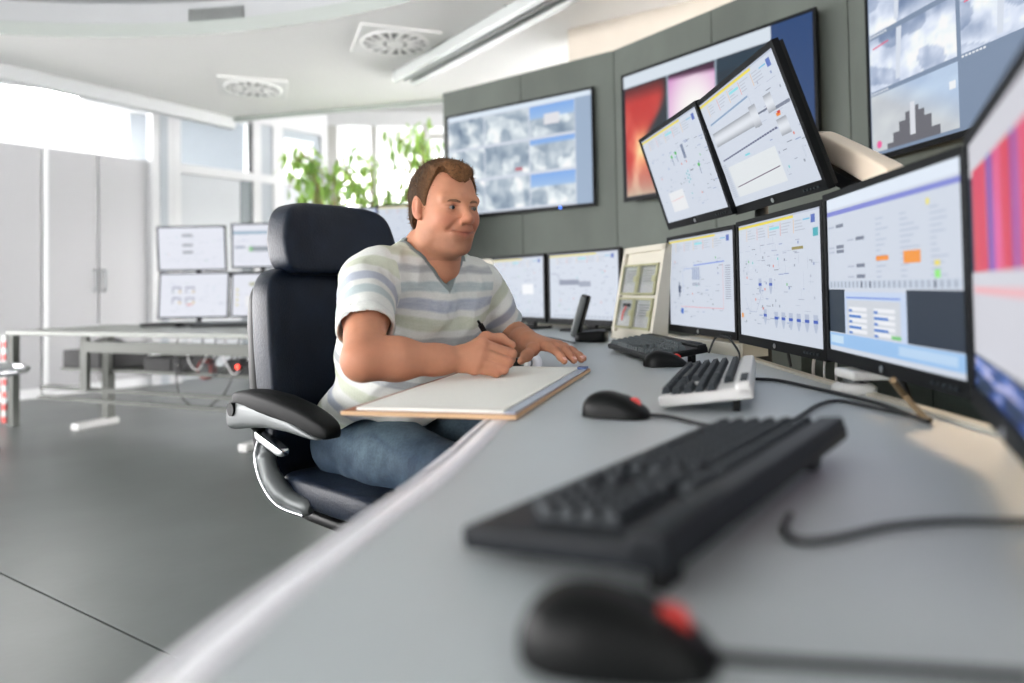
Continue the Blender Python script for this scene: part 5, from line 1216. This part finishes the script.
# cut sleeve ends and hollow them
def planecut(c, n_, lo, hi): fs.op(lambda X, Y, Z: (X - c[0]) * n_[0] + (Y - c[1]) * n_[1] + (Z - c[2]) * n_[2], lo, hi, mode='cut', pad=0)
dR = (ER - SR) / np.linalg.norm(ER - SR); dR2 = dR + np.array([.20, .0, -.35]); dR2 /= np.linalg.norm(dR2); dL = (EL - SL) / np.linalg.norm(EL - SL)
cR = SR + (ER - SR) * .66; cL = SL + (EL - SL) * .72
planecut(cR, dR2, cR - np.array([.10, .095, .13]), cR + np.array([.10, .10, .06])); planecut(cL, dL, cL - np.array([.10, .085, .09]), cL + np.array([.10, .10, .06]))
fs.cap(SR + (ER - SR) * .52, ER, .056, .060, 0, 'sub'); fs.cap(SL + (EL - SL) * .56, EL, .052, .056, 0, 'sub')
# neck opening: V
NB = NECK + np.array([0, 0, .01])
def vneck(X, Y, Z):
    l = (X - NB[0]) * nW[0] + (Y - NB[1]) * nW[1]; f_ = (X - NB[0]) * nN[0] + (Y - NB[1]) * nN[1]; z = Z - NB[2]
    zb = np.where(f_ > 0, -.088 + 1.30 * np.abs(l + .01), -.088 + 1.30 * np.abs(l + .01)) ; front = np.maximum(zb - z, .0 - f_)
    cyl_ = np.sqrt(l * l + (f_ - .012) ** 2) - .074; rear = np.maximum(cyl_, -.012 - z)
    fr = np.maximum(np.maximum((zb - z) * .6, np.abs(l) - .085), -f_ + .0)
    return np.minimum(rear, fr)
fs.op(lambda X, Y, Z: -vneck(X, Y, Z), NB - .2, NB + .2, mode='cut', pad=0)
fs.op(lambda X, Y, Z: (.612 + .02 * np.sin(X * 30) - Z), fs.lo, fs.lo + (fs.n - 1) * fs.h, mode='cut', pad=0)
V, Q = fs.mesh(); V = smooth_mesh(V, Q, 2)
# knitted-in stripes: body by height along the torso, sleeves along the arm
def tcol(name): return {'w': rgb(218, 220, 215), 'b': rgb(164, 172, 188), 't': rgb(170, 185, 187), 'g': rgb(190, 196, 175), 'y': rgb(164, 168, 171)}[name]
hgt = (V - HIP) @ TA_; lat = (V - HIP) @ nW
SB = [(.02, .045, 'y'), (.07, .10, 'g'), (.12, .145, 'b'), (.17, .20, 'g'), (.225, .255, 'y'), (.29, .325, 'b'), (.348, .375, 'y'), (.388, .422, 'g'), (.432, .462, 'b'), (.474, .500, 't'), (.515, .535, 'y'), (.545, .57, 'g')]
SS = [(.0, .045, 'g'), (.07, .108, 'b'), (.125, .16, 't'), (.188, .194, 'y')]
colr = np.tile(np.array(tcol('w')), (len(V), 1)); wob = .006 * (fbm(V[:, 0] * 14, V[:, 1] * 14, V[:, 2] * 14, 2) - .5); str_ = .35 + .65 * vnoise(hgt * 900, lat * 18, 0 * hgt)
def dist_seg(P, a, b): t_ = np.clip(((P - a) @ (b - a)) / ((b - a) @ (b - a)), 0, 1); return np.linalg.norm(P - a - t_[:, None] * (b - a), axis=1), t_ * np.linalg.norm(b - a)
dsR, tR = dist_seg(V, SR, ER); dsL, tL = dist_seg(V, SL, EL)
sR = (lat < -.158 - .0 * hgt) & (dsR < .105) & (hgt > .20); sL = (lat > .165) & (dsL < .105) & (hgt > .2); slv = sR | sL; arc = np.where(sR, tR, tL)
for a, b, c in SB:
    wt = (np.clip((hgt + wob - a) / .005, 0, 1) * np.clip((b - hgt - wob) / .005, 0, 1) * (~slv) * (.45 + .55 * str_))[:, None]; colr = colr * (1 - wt) + np.array(tcol(c)) * wt
for a, b, c in SS:
    wt = (np.clip((arc + wob - a) / .006, 0, 1) * np.clip((b - arc - wob) / .006, 0, 1) * slv * .85)[:, None]; colr = colr * (1 - wt) + np.array(tcol(c)) * wt
vn = vneck(V[:, 0], V[:, 1], V[:, 2]); wt = (np.clip((.013 - vn) / .003, 0, 1))[:, None]; colr = colr * (1 - wt) + np.array(rgb(120, 130, 130)) * wt
# printed dark motif on the chest
mo = np.clip(1 - np.abs((V - HIP) @ nW - .095) / .016, 0, 1) * np.clip(1 - np.abs(hgt - .33) / .04, 0, 1) * (vnoise(V[:, 0] * 260, V[:, 1] * 260, V[:, 2] * 260) > .52); mo = (np.clip(mo * 3, 0, .8) * (((V - HIP) @ TX) > .05))[:, None]; colr = colr * (1 - mo) + np.array(rgb(70, 80, 92)) * mo
M_SHIRT = mat('cotton_jersey', (1, 1, 1), .85, attr='Col', noise=.04, nscale=220, bump=.10, bscale=420)
sh = np_obj('t_shirt', V - np.array(PB), Q, M_SHIRT, man, colr); sh['label'] = 'pale t-shirt with blue, teal and green stripes and grey V-neck collar'

# ---- jeans and shoes
fj = Field((-.64, 1.36, .10), (.14, 2.20, .72), .0052)
HR_ = HIP - nW * .095 + np.array([0, 0, -.012]); HL_ = HIP + nW * .095 + np.array([0, 0, -.012]); KR = HR_ + nN * .43 - nW * .035 + nZ * -.005; KL = HL_ + nN * .43 + nW * .02; AR = KR + np.array([-.05, .04, -.40]); AL = KL + np.array([.03, .0, -.40])
fj.ell(HIP + nZ * .0, (.150, .195, .105), [nN, nW, nZ], .05)
for h_, k_, a_ in ((HR_, KR, AR), (HL_, KL, AL)):
    fj.cap(h_, h_ + (k_ - h_) * .45, .098, .092, .05); fj.cap(h_ + (k_ - h_) * .4, k_, .090, .066, .03); fj.cap(k_, a_ + nZ * .12, .064, .058, .02); fj.cap(a_ + nZ * .12, a_ + nZ * .02, .058, .056, .02)
fj.op(lambda X, Y, Z: (.005 * (fbm(X * 14 + Z * 6, Y * 14, Z * 20, 3) - .5) * 2 + .0035 * np.sin(60 * ((X - HIP[0]) * nN[0] + (Y - HIP[1]) * nN[1]) + 10 * Z) * np.exp(-(((X - HIP[0]) * nN[0] + (Y - HIP[1]) * nN[1] - .10) / .06) ** 2)).astype(np.float32), fj.lo, fj.lo + (fj.n - 1) * fj.h, mode='disp', pad=0)
fj.op(lambda X, Y, Z: np.minimum(Z - .640, 9) + 0 * X, (-.64, 1.36, .5), (.14, 2.2, .72), mode='cut', pad=0)
V, Q = fj.mesh(); V = smooth_mesh(V, Q, 2)
f_ = (V - HIP) @ nN; l_ = np.abs((V - HIP) @ nW); up_ = V[:, 2]; fade = np.exp(-(((f_ - .20) / .13) ** 2)) * np.clip((up_ - .50) / .08, 0, 1)
cj = np.array(rgb(30, 50, 68)) * np.ones((len(V), 1)); fn_ = fbm(V[:, 0] * 30, V[:, 1] * 30, V[:, 2] * 30, 4)
wt = np.clip(.75 * fade + .9 * (fn_ - .5), 0, 1)[:, None]; cj = cj * (1 - wt) + np.array(rgb(84, 104, 116)) * wt
seam = (np.exp(-((l_ - .185) / .004) ** 2) * (f_ > .02) * .35)[:, None]; cj = cj * (1 - seam) + np.array(rgb(30, 50, 74)) * seam
M_DENIM = mat('denim', (1, 1, 1), .8, attr='Col', noise=.18, nscale=160, bump=.12, bscale=500)
jn = np_obj('jeans', V - np.array(PB), Q, M_DENIM, man, cj); jn['label'] = 'faded blue jeans'
for a_, s_ in ((AR, -1), (AL, 1)):
    c = Vector(a_) + Vector(N) * .07 - Vector(PB)
    MB().superq((.29, .10, .10), .6, .6, 28, 16, deform=lambda p: (p.x, p.y * (1 - .15 * p.x / .14), max(-.045, p.z * (1 - .45 * p.x / .145))), M=Matrix.Translation((c.x, c.y, .047)) @ Matrix.Rotation(atan2(N.y, N.x), 4, 'Z')).build('shoe', mat('shoe_leather', rgb(44, 42, 42), .5, noise=.1), man)
